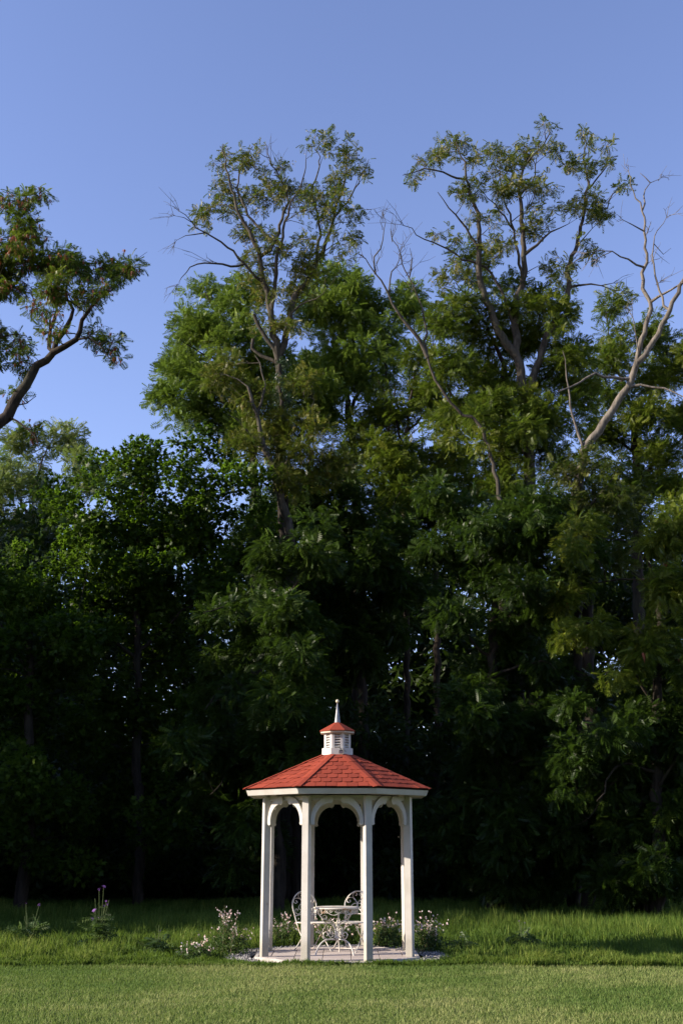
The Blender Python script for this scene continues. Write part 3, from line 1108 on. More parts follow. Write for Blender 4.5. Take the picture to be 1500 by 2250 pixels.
def make_tree(name, label, Y, base_px, limbs, blobs, leaf='pinnate', lmat='leaf_mid', bark='bark_dark', per=46, lsize=0.36, cr=0.5,
              dens=1.0, depth=1.3, seeds=None, twigs=0, seed=0, group=None, trunk_r=0.22, droop=0.0, extra=None, ground=True, cat='tree',
              bare_twigs=0, shell=0.45):
    per *= PER; dens *= DENS
    rng = np.random.default_rng(100 + seed)
    bx = CX + (base_px - 750) / F * Y / (CP + 0.37 * SP)
    base = np.array([bx, Y, -0.05])
    root = empty(name, tuple(base), label, cat, group)
    wood = Wood()
    nodes, nrad = [], []

    foot = Wood()

    def limb(pts, r0, r1, sides=7, jit=0.04, tap=1.0, w=None):
        q = densify(pts, 0.24, jit * 0.7, rng)
        r = r0 + (r1 - r0) * np.linspace(0, 1, len(q)) ** tap
        (w or wood).tube(q, r, sides)
        nodes.append(q); nrad.append(r)
        return q

    for L in limbs:
        px, r0, r1, d0, d1 = L[:5]
        k = len(px)
        pts = [P(x, y, Y + d0 + (d1 - d0) * i / max(1, k - 1)) for i, (x, y) in enumerate(px)]
        if nodes:                # a side limb starts on the wood that is already there
            allp = np.concatenate(nodes)
            dxz = np.hypot(allp[:, 0] - pts[0].x, allp[:, 2] - pts[0].z)
            j = int(np.argmin(dxz))
            if dxz[j] < 1.1:
                eye_ = Vector((CX, 0, EYE))
                pts = [eye_ + (p - eye_) * (allp[j, 1] / pts[0].y) for p in pts]
                pts[0] = Vector(allp[j])
        if len(L) > 5 and L[5] == 'root':
            low = [Vector(base), Vector(base) * 0.5 + pts[0] * 0.5 + Vector((0.1, 0, 0)), pts[0] + (pts[1] - pts[0]) * 0.03]
            limb([tuple(p) for p in low], r0 * 1.15, r0, 8, w=foot)
        limb([tuple(p) for p in pts], r0, r1, 8 if r0 > 0.1 else 6)
    lv = Leaves()
    sd = Leaves()
    cl = []
    for bl in blobs:
        x, y, r = bl[:3]
        dm = bl[3] if len(bl) > 3 else 1.0
        c = np.array(P(x, y, Y))
        rm = r / 2400 * np.linalg.norm(c - np.array([CX, 0, EYE]))
        n = max(1, int(round(dens * dm * 1.35 * (rm / cr) ** 2 + rng.random() * 0.8)))
        u = rng.normal(0, 1, (n, 3)); u /= np.linalg.norm(u, axis=1, keepdims=True)
        rad = rng.random(n) ** shell
        eye = np.array([CX, 0, EYE])
        p = c + u * rad[:, None] * np.array([rm, 0, rm])
        dd = (u[:, 1] * rad * max(rm, 0.9) + rng.normal(0, 0.5)) * depth
        p = p + (c - eye) / np.linalg.norm(c - eye) * dd[:, None]
        for q in p: cl.append((q, cr * rng.uniform(0.7, 1.25), dm))
    # connect clusters to the wood
    if nodes:
        NP = np.concatenate(nodes); NR = np.concatenate(nrad)
        cl.sort(key=lambda c: np.min(np.linalg.norm(NP - c[0], axis=1)))
        for q, r_, dm in cl:
            d = q - NP
            dist = np.linalg.norm(d, axis=1) + 1.2 * np.maximum(0, -d[:, 2] + 0.1) + np.where(NR < 0.008, 1.0, 0)
            i = int(np.argmin(dist)); a = NP[i]
            ln = np.linalg.norm(q - a)
            if ln < 0.15: continue
            m_ = a + (q - a) * 0.5 + np.array([0, 0, 0.12 * ln - droop * ln * 0.3]) + rng.normal(0, 0.09 * ln, 3)
            ns = max(4, int(ln / 0.3))
            t = np.linspace(0, 1, ns)[:, None]
            br = (1 - t) ** 2 * a + 2 * t * (1 - t) * m_ + t * t * q
            br[1:-1] += rng.normal(0, 0.018, (ns - 2, 3))
            rs = min(NR[i] * 0.75, 0.010 + 0.011 * ln)
            rad = np.linspace(rs, 0.006, ns)
            wood.tube(br, rad, 4 if rs < 0.025 else 5)
            NP = np.concatenate([NP, br[1:]]); NR = np.concatenate([NR, rad[1:]])
    for q, r_, dm in cl:
        ct = rng.normal(0.5, 0.17)
        n = max(4, int(per * rng.uniform(0.6, 1.3) * (r_ / cr) ** 2))
        off = rng.normal(0, 1, (n, 3)); off /= np.linalg.norm(off, axis=1, keepdims=True)
        off *= (rng.random(n) ** 0.5)[:, None] * r_ * np.array([1, 1, 0.72])
        pos = q + off
        D = off / r_ + rng.normal(0, 0.45, (n, 3)) + np.array([0, 0, 0.05 - droop])
        up = (0, 0, 1)
        lv.add(leaf, pos, D, lsize * rng.uniform(0.65, 1.2, n), ct + rng.normal(0, 0.16, n), rng, up, 0.75)
        for _ in range(twigs):
            e = q + rng.normal(0, r_ * 0.6, 3)
            m_ = (q + e) / 2 + rng.normal(0, 0.06, 3)
            wood.tube(np.stack([q, m_, e]), [0.009, 0.007, 0.004], 3)
        if seeds:
            k = rng.poisson(seeds['n'])
            if k:
                o2 = rng.normal(0, r_ * 0.40, (k, 3))
                sd.add(seeds['tpl'], q + o2 + np.array([0, 0, seeds.get('dz', 0)]), rng.normal(0, 1, (k, 3)) * np.array([1, 1, 0.15]), seeds['size'] * rng.uniform(0.7, 1.25, k), rng.normal(0.5, 0.25, k), rng, (0, 0, 1), 0.15)
    if extra:
        extra(wood, limb, rng)
    if wood.V:
        wood.build('trunk' if not foot.V else 'limbs', M[bark], root, base)
    if foot.V:
        foot.build('trunk', M['bark_dark'], root, base)  # shade put into the bark colour of the foot, darker than pale limbs
    if lv.V:
        tag(lv.build('crown', M[lmat], root, base), kind='stuff')
    if seeds and sd.V:
        tag(sd.build(seeds['name'], M[seeds['mat']], root, base), kind='stuff')
    return root


def bare(pxlist, Y, r0, r1, d0=0, d1=0):
    return (pxlist, r0, r1, d0, d1)


def spray_twigs(Y, tips, n=3, ln=0.55, r=0.009):
    """fine bare twigs that fork off dead limbs"""
    def fn(wood, limb, rng):
        for (x, y, dx, dy, dd) in tips:
            a = np.array(P(x, y, Y + dd)); b_ = np.array(P(x + dx, y + dy, Y + dd + rng.normal(0, .15)))
            mid = (a + b_) / 2 + rng.normal(0, 0.05, 3)
            back = a - (b_ - a) * 0.15
            wood.tube(np.stack([back, a, mid, b_]), [r * 1.3, r * 1.2, r * 0.9, r * 0.4], 4)
            for k in range(n):
                t = rng.uniform(0.0, 0.8)
                s_ = a + (b_ - a) * t
                d = (b_ - a) / (np.linalg.norm(b_ - a) + 1e-9)
                e = s_ + (d + rng.normal(0, 0.55, 3)) * ln * rng.uniform(0.4, 1.1)
                m_ = (s_ + e) / 2 + rng.normal(0, 0.05, 3)
                wood.tube(np.stack([s_, m_, e]), [r, r * 0.75, r * 0.4], 3)
                e2 = m_ + (d + rng.normal(0, 0.8, 3)) * ln * 0.4
                wood.tube(np.stack([m_, (m_ + e2) / 2 + rng.normal(0, .02, 3), e2]), [r * .7, r * 0.55, r * 0.35], 3)
    return fn


M['bark_mid'] = m_bark('bark_mid', (0.028, 0.024, 0.019), (0.085, 0.073, 0.058))
HUSK = dict(name='seed_clusters', tpl='husk', mat='seed', n=2.4, size=0.18, dz=-0.08)

# --- the tall thin tree in the middle
T4 = [
    ([(617, 1000), (617, 931), (617, 860), (613, 800)], 0.18, 0.13, 0, 0, 'root'),
    ([(613, 800), (611, 783), (597, 702), (587, 649), (574, 592), (569, 553), (548, 514), (527, 472), (509, 419), (498, 366), (491, 318)], 0.13, 0.016, 0, -1.5),
    ([(581, 590), (597, 543), (622, 472), (633, 440), (618, 394), (597, 359), (580, 313)], 0.062, 0.012, -.2, 0.6),
    ([(583, 553), (551, 479), (523, 419), (534, 366), (555, 322)], 0.055, 0.012, 0.2, 1.2),
    ([(576, 631), (548, 592), (505, 546), (467, 521), (431, 500), (414, 479), (396, 465)], 0.055, 0.010, 0, -1.8),
    ([(548, 599), (509, 585), (484, 580), (438, 580), (410, 599), (394, 619)], 0.042, 0.008, 0, -1.2),
    ([(467, 521), (440, 512), (410, 518), (388, 528)], 0.022, 0.006, -1, -1.2),
    ([(431, 500), (405, 478), (384, 474)], 0.016, 0.005, -1.2, -1.4),
    ([(619, 790), (629, 737), (643, 666), (657, 638), (679, 613), (698, 574), (724, 521), (735, 458), (756, 408), (760, 366), (763, 313)], 0.12, 0.014, 0.2, 1.5),
    ([(690, 590), (703, 490), (686, 429), (700, 366), (700, 303)], 0.055, 0.012, 0.6, 1.0),
    ([(735, 500), (765, 440), (795, 385), (810, 350)], 0.035, 0.009, 1.2, 2.0),
    ([(603, 702), (606, 613), (608, 567), (618, 529), (629, 472), (660, 410), (672, 350)], 0.075, 0.012, 0.3, -0.5),
    ([(624, 737), (643, 687), (668, 666), (689, 659), (710, 645)], 0.05, 0.012, -.3, -1.2),
    ([(597, 786), (576, 730), (558, 691)], 0.085, 0.055, -.2, -0.6),
    ([(560, 800), (556, 770), (556, 745)], 0.07, 0.05, -.4, -.4),
]
make_tree('tall_tree', 'tall sparse tree behind the gazebo, its open crown hung with yellowish seeds', 32, 622, T4,
          [(510, 430, 60), (455, 465, 40), (430, 478, 25), (560, 355, 55), (640, 410, 70), (760, 350, 50), (720, 470, 75), (610, 545, 70), (760, 540, 42), (492, 330, 25),
           (700, 320, 32), (795, 375, 28), (480, 400, 28), (585, 430, 50), (680, 560, 55), (540, 520, 45), (480, 355, 22), (765, 320, 22), (790, 480, 18), (650, 640, 60), (740, 410, 40), (560, 610, 45), (640, 710, 46), (590, 670, 42), (665, 600, 40), (585, 730, 36)],
          'sparse', 'leaf_olive', 'bark_mid', per=6.5, lsize=0.22, cr=0.19, dens=0.36, seeds=HUSK, twigs=1, seed=4, depth=1.2, shell=0.6,
          extra=spray_twigs(32, [(396, 465, -12, -10, -1.8), (394, 619, -8, 12, -1.2), (388, 528, -6, 8, -1.2), (384, 474, -8, 0, -1.4), (597, 359, -14, -40, .4), (618, 394, -6, -60, .4), (806, 460, 8, 6, 1.5), (484, 580, -40, -6, -.6)], 4, 0.6))

make_tree('ivy_clad_tree', 'narrow dark ivy clad stem at the foot of the tall sparse tree', 31.3, 640, [
    ([(622, 1180), (618, 1000), (616, 850), (614, 800)], 0.10, 0.05, 0, 0, 'root')],
    [(614, 800, 12), (616, 830, 16), (617, 860, 18), (617, 895, 20), (618, 930, 24), (618, 970, 28), (620, 1010, 30), (622, 1060, 40)],
    'husk', 'leaf_ivy', 'bark_dark', per=30, lsize=0.2, cr=0.26, dens=1.2, seed=44, depth=0.8)

# --- the tall thin tree on the right
T8 = [
    ([(1165, 1150), (1160, 1000), (1145, 823), (1134, 784)], 0.18, 0.13, 0, 0, 'root'),
    ([(1134, 784), (1099, 735), (1071, 669), (1052, 604), (1052, 543), (1050, 473), (1033, 427), (1019, 366), (1001, 310)], 0.14, 0.014, 0, -1.2),
    ([(1045, 560), (1024, 501), (987, 459), (961, 422)], 0.05, 0.010, -.5, -1.5),
    ([(1019, 400), (987, 385), (931, 370), (884, 385)], 0.038, 0.009, -1, -1.5),
    ([(1134, 784), (1131, 707), (1134, 660), (1148, 609), (1150, 557), (1145, 464), (1145, 380), (1197, 310), (1206, 268)], 0.13, 0.013, 0.1, 0.8),
    ([(1150, 562), (1178, 539), (1215, 508), (1248, 492)], 0.06, 0.010, 0.3, 0.2),
    ([(1141, 613), (1136, 543), (1122, 501), (1099, 464), (1061, 422)], 0.06, 0.011, 0.1, -0.8),
    ([(1165, 900), (1192, 767), (1220, 697), (1243, 660), (1250, 613), (1248, 585), (1267, 539), (1281, 473), (1290, 403), (1281, 347), (1299, 296)], 0.13, 0.014, 0, 1.3),
    ([(1285, 464), (1327, 459), (1351, 422), (1379, 403)], 0.035, 0.008, 1, 1.4),
    ([(1290, 420), (1320, 380), (1332, 352), (1337, 305)], 0.032, 0.008, 1.1, 1.6),
    ([(1122, 520), (1105, 430), (1098, 350)], 0.04, 0.010, 0, -0.4),
    ([(1145, 420), (1175, 380), (1160, 325)], 0.035, 0.009, 0.4, 0.1),
    ([(1257, 640), (1285, 627), (1318, 627), (1346, 622)], 0.045, 0.010, 0.6, 0.2),
    ([(1318, 627), (1340, 632), (1375, 640)], 0.018, 0.006, .2, .1),
    ([(1134, 700), (1080, 600), (1000, 560), (930, 520), (888, 496)], 0.06, 0.010, -.5, -1.8),
]
make_tree('tall_tree', 'tallest tree at the right, pale stems spreading into tips full of ripe seed heads', 30.6, 1165, T8,
          [(1000, 310, 36), (950, 350, 36), (900, 382, 22), (1040, 340, 30), (1100, 345, 45), (1150, 335, 40), (1205, 330, 30), (1205, 275, 16), (1100, 415, 55), (1180, 415, 50),
           (1030, 430, 36), (1290, 308, 28), (1332, 310, 16), (1320, 370, 32), (1290, 430, 40), (1250, 370, 34), (1365, 405, 15), (1310, 480, 34), (980, 515, 28), (1110, 540, 38),
           (1230, 585, 40), (1290, 545, 30), (1160, 500, 42), (970, 620, 30), (1000, 590, 28), (1060, 480, 30), (1240, 450, 30)],
          'sparse', 'leaf_olive', 'bark_mid', per=7.0, lsize=0.23, cr=0.20, dens=0.46, seeds=HUSK, twigs=1, seed=8, depth=1.2, shell=0.6,
          extra=spray_twigs(30.6, [(888, 496, -8, -6, -1.8), (1346, 622, 12, -4, .2), (1375, 640, 10, 4, .1), (1050, 480, -20, -30, -1)], 4, 0.6))
# ivy and lower foliage of that tree stand as an ivy-clad companion
make_tree('ivy_clad_tree', 'dense dark green tree with ivy clumps round the foot of the tallest stems', 31.3, 1100, [
    ([(1110, 1150), (1108, 950), (1106, 800)], 0.2, 0.09, 0, 0, 'root'),
    ([(1106, 800), (1060, 700), (1000, 620)], 0.08, 0.012, 0, -1), ([(1106, 850), (1180, 720), (1240, 650)], 0.08, 0.012, 0, 1), ([(1108, 950), (1000, 880), (950, 760)], 0.07, 0.012, 0, -.5),
    ([(1108, 900), (1170, 850), (1260, 760)], 0.07, 0.012, 0, .5)],
    [(1050, 560, 40), (1060, 610, 34), (1000, 670, 50), (1060, 740, 70), (960, 720, 45), (1110, 660, 50), (1180, 660, 55), (1245, 700, 48), (1150, 750, 70), (1060, 840, 80), (1150, 870, 90),
     (1240, 800, 70), (1000, 810, 62), (1100, 960, 90), (1200, 960, 80), (1270, 870, 52), (1235, 600, 26), (1010, 920, 50), (1150, 1010, 70), (1110, 1060, 70), (1080, 900, 60), (1165, 930, 50)],
    'pinnate', 'leaf_mid', 'bark_dark', per=40, lsize=0.26, cr=0.46, dens=0.95, seed=9)

# --- dead limbs
make_tree('dead_tree', 'bare dead tree with two crooked grey limbs rising left of the tallest tree', 29, 1125, [
    ([(1110, 1130), (1061, 949), (1005, 903), (963, 847), (935, 767), (935, 707), (912, 651), (893, 604), (879, 557), (861, 528), (858, 508)], 0.068, 0.010, 0, -1.0, 'root'),
    ([(935, 772), (912, 739), (879, 697), (851, 641), (823, 599), (800, 567), (786, 556)], 0.07, 0.009, -.6, -1.4),
    ([(818, 592), (820, 566), (838, 540), (843, 505), (840, 466)], 0.026, 0.006, -1.3, -1.5),
    ([(851, 641), (860, 605), (873, 575), (882, 540)], 0.028, 0.006, -1.0, -0.6),
    ([(893, 604), (905, 580), (900, 545)], 0.022, 0.006, -.9, -.7)], [], bark='bark_mid', seed=11,
    extra=spray_twigs(29, [(861, 528, -4, -26, -1), (840, 500, 0, -35, -1.5), (800, 567, -14, -8, -1.4), (879, 557, 6, -26, -.8), (823, 599, 4, -26, -1.3), (873, 585, 8, -26, -.8), (893, 604, 14, -16, -.8), (905, 640, 16, -24, -.8)], 4, 0.5))
make_tree('dead_tree', 'half dead tree at the right edge with a leaning pale trunk and bare forked limbs', 28.5, 1262, [
    ([(1262, 1130), (1281, 996), (1313, 949), (1360, 879), (1383, 833), (1407, 795), (1439, 749), (1467, 688), (1495, 623), (1520, 560)], 0.145, 0.042, 0, -1.2, 'root'),
    ([(1402, 797), (1411, 735), (1428, 674), (1416, 637), (1407, 599), (1421, 576), (1416, 520), (1411, 464), (1388, 417), (1379, 375)], 0.085, 0.010, -.5, 0.2),
    ([(1411, 470), (1413, 445), (1421, 408), (1446, 394)], 0.03, 0.007, 0, .3),
    ([(1421, 410), (1412, 392), (1405, 380)], 0.018, 0.006, .2, .2),
    ([(1407, 508), (1383, 492), (1367, 483)], 0.024, 0.007, 0, -.4),
    ([(1407, 599), (1388, 576), (1341, 553), (1316, 566)], 0.034, 0.008, -.1, -.8),
    ([(1341, 553), (1312, 548), (1288, 556)], 0.016, 0.005, -.7, -1),
    ([(1466, 690), (1458, 669), (1444, 623), (1432, 576), (1435, 520), (1463, 478)], 0.04, 0.007, -.9, -.3),
    ([(1428, 674), (1440, 660), (1472, 636), (1500, 620)], 0.045, 0.02, -.3, -1.0),
    ([(1435, 545), (1455, 560), (1473, 545)], 0.014, 0.005, -.4, -.2),
    ([(1379, 837), (1313, 826), (1267, 842), (1225, 861)], 0.05, 0.016, -.4, -1.3),
    ([(1374, 861), (1453, 851), (1500, 872)], 0.045, 0.015, -.2, -.8),
    ([(1395, 810), (1400, 770), (1398, 735), (1390, 700)], 0.03, 0.008, -.5, -.8),
    ([(1281, 996), (1262, 930), (1252, 870), (1235, 770)], 0.05, 0.010, -.2, -.7)], [], bark='bark_dead', seed=12,
    extra=spray_twigs(28.5, [(1379, 375, 0, -14, .2), (1446, 394, 10, -8, .3), (1367, 483, -10, -2, -.4), (1463, 478, 8, -6, -.3), (1316, 566, -14, 8, -.8), (1432, 576, 8, -30, -.5), (1444, 623, 30, -20, -.6), (1416, 520, 10, -24, 0), (1390, 700, -6, -20, -.8), (1288, 556, -12, 6, -1)], 4, 0.5))

# --- rounded bright crowns behind the tall trees
make_tree('ash_tree', 'bright green feathery round crown left of the tall sparse tree, against the sky', 37, 560, [
    ([(560, 1150), (555, 1000), (545, 900)], 0.2, 0.12, 0, 0, 'root'),
    ([(545, 900), (520, 800), (480, 700), (450, 640)], 0.09, 0.015, 0, 0), ([(548, 920), (480, 880), (400, 850), (350, 880)], 0.07, 0.012, 0, -.5),
    ([(545, 900), (560, 780), (540, 680)], 0.08, 0.012, 0, .6), ([(520, 800), (450, 780), (390, 740)], 0.05, 0.012, 0, -.6), ([(555, 960), (470, 930), (400, 920)], 0.05, 0.012, 0, .5)],
    [(455, 640, 42), (520, 650, 50), (425, 705, 42), (485, 730, 65), (400, 780, 45), (385, 820, 40), (480, 830, 65), (365, 870, 34), (430, 890, 50), (520, 920, 60), (560, 800, 70), (405, 925, 22),
     (545, 720, 50), (350, 895, 20), (345, 850, 18)],
    'pinnate', 'leaf_bright', 'bark_dark', per=50, lsize=0.31, cr=0.58, dens=1.4, seed=5, depth=1.5)
make_tree('ash_tree', 'bright green feathery crown between the two tall sparse trees', 38, 770, [
    ([(785, 1150), (775, 1000), (765, 880)], 0.18, 0.11, 0, 0, 'root'),
    ([(765, 880), (735, 780), (720, 650)], 0.08, 0.014, 0, 0), ([(770, 920), (800, 800), (780, 650)], 0.08, 0.014, 0, .5), ([(772, 960), (840, 860), (850, 740)], 0.07, 0.012, 0, -.3), ([(770, 940), (690, 860), (670, 760)], 0.06, 0.012, 0, .3)],
    [(720, 615, 42), (780, 620, 40), (690, 690, 52), (760, 700, 68), (825, 690, 44), (700, 790, 62), (790, 790, 66), (855, 770, 44), (895, 690, 38), (640, 850, 62), (730, 880, 60), (880, 640, 24), (835, 840, 40)],
    'pinnate', 'leaf_bright', 'bark_dark', per=50, lsize=0.31, cr=0.58, dens=1.4, seed=6, depth=1.5)
make_tree('ash_tree', 'green feathery crown behind the half dead tree at the right edge', 38, 1400, [
    ([(1400, 1250), (1398, 1050), (1390, 900)], 0.2, 0.11, 0, 0, 'root'), ([(1390, 900), (1350, 800), (1330, 690)], 0.08, 0.014, 0, 0), ([(1392, 950), (1450, 850), (1470, 750)], 0.08, 0.014, 0, .4), ([(1398, 1050), (1480, 980), (1540, 900)], 0.07, 0.012, 0, -.4),
    ([(1396, 1000), (1320, 930), (1290, 850)], 0.06, 0.012, 0, .4)],
    [(1335, 680, 32), (1400, 725, 42), (1470, 750, 46), (1340, 780, 58), (1440, 820, 58), (1300, 840, 48), (1400, 900, 60), (1490, 900, 50), (1330, 960, 55), (1450, 1000, 75), (1380, 1060, 80), (1490, 1080, 60), (1550, 800, 70), (1560, 960, 80)],
    'pinnate', 'leaf_mid', 'bark_dark', per=50, lsize=0.31, cr=0.58, dens=1.1, seed=10, depth=1.5)

# --- yellow-seeded lower tree in the middle
make_tree('leaning_tree', 'leafy leaning tree with hanging pale yellow seeds below the tall sparse tree', 29.5, 650, [
    ([(640, 1180), (610, 1060), (580, 980), (560, 900), (545, 850)], 0.14, 0.04, 0, -.6, 'root'),
    ([(610, 1060), (660, 960), (690, 880)], 0.06, 0.012, 0, 0.5), ([(580, 980), (540, 940), (500, 910)], 0.05, 0.012, -.2, -.8), ([(560, 900), (580, 840), (560, 780)], 0.04, 0.01, -.4, -.4)],
    [(560, 900, 60), (620, 950, 72), (520, 860, 36), (680, 920, 56), (600, 1030, 72), (700, 1010, 66), (500, 800, 30), (640, 840, 42), (540, 980, 50), (470, 840, 22)],
    'pinnate', 'leaf_olive', 'bark_grey', per=34, lsize=0.21, cr=0.42, dens=1.0, seeds=dict(name='seed_clusters', tpl='pods', mat='seed', n=1.0, size=0.24, dz=0), seed=14, twigs=1, depth=1.2)

# --- slender dark stems with sky between them
make_tree('slender_tree', 'slender dark stemmed tree with thin leaves and sky gaps right of the tall sparse tree', 36, 885, [
    ([(890, 1180), (886, 1080), (892, 960), (905, 860), (920, 780)], 0.10, 0.02, 0, 0, 'root'), ([(890, 1000), (860, 900), (830, 830)], 0.05, 0.012, 0, .4), ([(888, 1050), (850, 1000), (790, 1050)], 0.04, 0.012, 0, -.3),
    ([(892, 960), (950, 890), (975, 830)], 0.045, 0.012, 0, .5)],
    [(850, 900, 52), (930, 870, 45), (880, 990, 46), (900, 1090, 52), (930, 800, 35), (830, 1010, 45), (960, 930, 30)], 'pinnate', 'leaf_mid', 'bark_dark', per=30, lsize=0.36, cr=0.5, dens=1.5, seed=15, depth=1.3)
make_tree('slender_tree', 'thin leaning forked tree standing just left of the ivy clad tree', 37, 955, [
    ([(955, 1200), (950, 1100), (970, 1000), (985, 900), (990, 840)], 0.11, 0.03, 0, 0, 'root'), ([(960, 1050), (1000, 980), (1040, 930)], 0.05, 0.012, 0, .4), ([(955, 1080), (930, 1000), (925, 940)], 0.05, 0.012, 0, -.4),
    ([(752, 1060), (800, 1030), (850, 950), (868, 850)], 0.07, 0.02, -1, -1)],
    [(990, 920, 40), (960, 1030, 45), (1020, 1000, 46), (980, 1130, 50), (1030, 1080, 45), (920, 1140, 46), (800, 960, 45), (770, 1040, 50), (840, 1100, 50)], 'pinnate', 'leaf_mid', 'bark_dark', per=30, lsize=0.36, cr=0.5, dens=1.5, seed=16, depth=1.3)

# --- olive tree on the right, above the drooping locusts
make_tree('olive_green_tree', 'rounded olive green tree below the leaning pale trunk at the right', 27.8, 1290, [
    ([(1290, 1350), (1285, 1200), (1280, 1100)], 0.14, 0.07, 0, 0, 'root'), ([(1280, 1100), (1250, 1050), (1230, 1020)], 0.04, 0.01, 0, 0), ([(1282, 1120), (1330, 1070), (1350, 1040)], 0.04, 0.01, 0, 0)],
    [(1250, 1050, 50), (1310, 1050, 50), (1260, 1110, 55), (1340, 1100, 50), (1300, 1150, 70), (1230, 1150, 50), (1380, 1130, 40), (1350, 1200, 60)],
    'pinnate', 'leaf_moss', 'bark_dark', per=36, lsize=0.24, cr=0.46, dens=1.1, seed=17)

# --- maple at the left
make_tree('maple_tree', 'dense dark green maple with lobed leaves at the left of the wood', 30, 300, [
    ([(300, 1700), (302, 1400), (300, 1250), (310, 1120)], 0.13, 0.07, 0, 0, 'root'), ([(302, 1300), (240, 1200), (180, 1130)], 0.07, 0.015, 0, -.5), ([(300, 1250), (380, 1150), (430, 1060)], 0.07, 0.015, 0, .5),
    ([(310, 1120), (320, 1040), (330, 970)], 0.05, 0.012, 0, 0), ([(302, 1420), (420, 1330), (480, 1250)], 0.06, 0.012, 0, .4), ([(302, 1450), (200, 1380), (120, 1330)], 0.06, 0.012, 0, -.8)],
    [(335, 975, 32), (285, 1010, 36), (395, 1000, 40), (225, 1055, 50), (330, 1070, 80), (440, 1050, 75), (490, 985, 34), (170, 1160, 70), (290, 1180, 110), (430, 1180, 110), (530, 1010, 36), (540, 1100, 70),
     (200, 1300, 100), (340, 1320, 110), (460, 1300, 90), (250, 1020, 26), (180, 1440, 80), (310, 1470, 100), (430, 1430, 80), (350, 1600, 80), (240, 1580, 70), (460, 965, 22), (205, 1020, 24), (140, 1090, 40), (300, 1700, 90, .7), (230, 1760, 80, .7), (350, 1810, 80, .7), (180, 1680, 60, .7), (290, 1860, 80, .7), (310, 1340, 80), (330, 1210, 60), (400, 1120, 60)],
    'maple', 'leaf_maple', 'bark_dark', per=95, lsize=0.175, cr=0.55, dens=1.0, seed=3, depth=1.3)
make_tree('maple_tree', 'brighter low maple at the left edge below the pale tree', 28, 40, [
    ([(60, 1750), (64, 1550), (70, 1380)], 0.15, 0.07, 0, 0, 'root'), ([(66, 1500), (20, 1400), (-20, 1330)], 0.05, 0.012, 0, 0), ([(66, 1480), (130, 1400), (170, 1350)], 0.05, 0.012, 0, 0)],
    [(30, 1260, 50), (90, 1310, 60), (20, 1360, 70), (110, 1400, 70), (50, 1470, 75), (150, 1480, 60), (-40, 1400, 90), (20, 1580, 70), (120, 1580, 60), (180, 1380, 40), (60, 1680, 60), (200, 1240, 40), (60, 1780, 70, .7), (130, 1740, 60, .7), (50, 1870, 70, .7), (-20, 1800, 80, .7), (150, 1850, 60, .7)],
    'maple', 'leaf_maple', 'bark_dark', per=85, lsize=0.17, cr=0.52, dens=1.0, seed=31)

# --- pale tree far left
make_tree('pale_tree', 'pale green airy tree far behind at the left edge', 46, 60, [
    ([(70, 1500), (72, 1300), (70, 1120)], 0.2, 0.1, 0, 0, 'root'), ([(70, 1120), (90, 1020), (120, 960)], 0.07, 0.015, 0, 0), ([(70, 1150), (30, 1060), (20, 1000)], 0.07, 0.015, 0, 0), ([(72, 1200), (130, 1120), (170, 1040)], 0.06, 0.015, 0, 0)],
    [(65, 965, 38), (130, 965, 42), (25, 1050, 50), (95, 1060, 60), (170, 1000, 30), (45, 1150, 62), (115, 1160, 60), (20, 1250, 60), (185, 1060, 36), (90, 1250, 60), (-60, 1100, 80), (-50, 1230, 80)],
    'pinnate', 'leaf_pale', 'bark_grey', per=44, lsize=0.38, cr=0.66, dens=1.15, seed=2)

# --- the near locust whose branches reach in at the left
T1 = [
    ([(-150, 1350), (-90, 1100), (-45, 1000), (0, 935), (37, 883), (73, 823), (107, 780), (153, 753), (173, 733), (187, 693), (203, 670), (230, 647), (240, 620)], 0.26, 0.016, 0, -.5, 'root'),
    ([(107, 779), (133, 740), (157, 707), (163, 680), (147, 647), (150, 620)], 0.065, 0.014, 0, .5),
    ([(107, 779), (103, 757), (123, 707), (127, 663), (110, 610)], 0.05, 0.012, 0, .8),
    ([(167, 740), (200, 743), (227, 770), (250, 800)], 0.03, 0.008, -.2, -.6),
    ([(203, 672), (240, 640), (280, 610)], 0.03, 0.008, -.3, -.3),
    ([(163, 680), (200, 665), (225, 640)], 0.025, 0.008, .3, .3),
    ([(-90, 1100), (-70, 900), (-30, 700), (10, 570), (50, 470), (60, 425)], 0.16, 0.014, 0, .6),
    ([(-30, 700), (20, 640), (60, 590), (90, 560)], 0.05, 0.012, .3, .3), ([(-75, 950), (-110, 750), (-100, 560)], 0.1, 0.02, .2, .8),
    ([(-10, 900), (40, 930), (75, 960), (85, 985)], 0.028, 0.008, 0, -.3), ([(30, 895), (60, 885), (80, 870)], 0.018, 0.006, 0, .2),
    ([(-20, 760), (20, 740), (50, 735), (70, 760)], 0.02, 0.006, .2, 0)]
make_tree('locust_tree', 'nearer locust reaching in at the left edge, dark branches with reddish brown pods', 22, -260, T1,
          [(40, 440, 26), (88, 432, 18), (55, 500, 40), (85, 520, 24), (25, 610, 55), (115, 580, 50), (185, 575, 40), (245, 590, 34), (285, 595, 18), (180, 640, 40), (100, 650, 45), (235, 640, 24), (225, 735, 28),
           (255, 790, 15), (240, 760, 18), (130, 715, 18), (15, 760, 36), (65, 790, 22), (5, 540, 36), (25, 860, 28, .5), (70, 930, 20, .6), (105, 730, 14), (60, 810, 18), (200, 740, 15), (150, 545, 26), (60, 560, 40),
           (-60, 600, 90), (-70, 750, 80), (-90, 480, 70), (-140, 650, 80)],
          'locust', 'leaf_mid', 'bark_dark', per=24, lsize=0.18, cr=0.27, dens=0.85, seeds=dict(name='seed_pods', tpl='pods', mat='pod', n=10.0, size=0.13, dz=-0.03), seed=1, twigs=2, depth=1.2, droop=0.25)


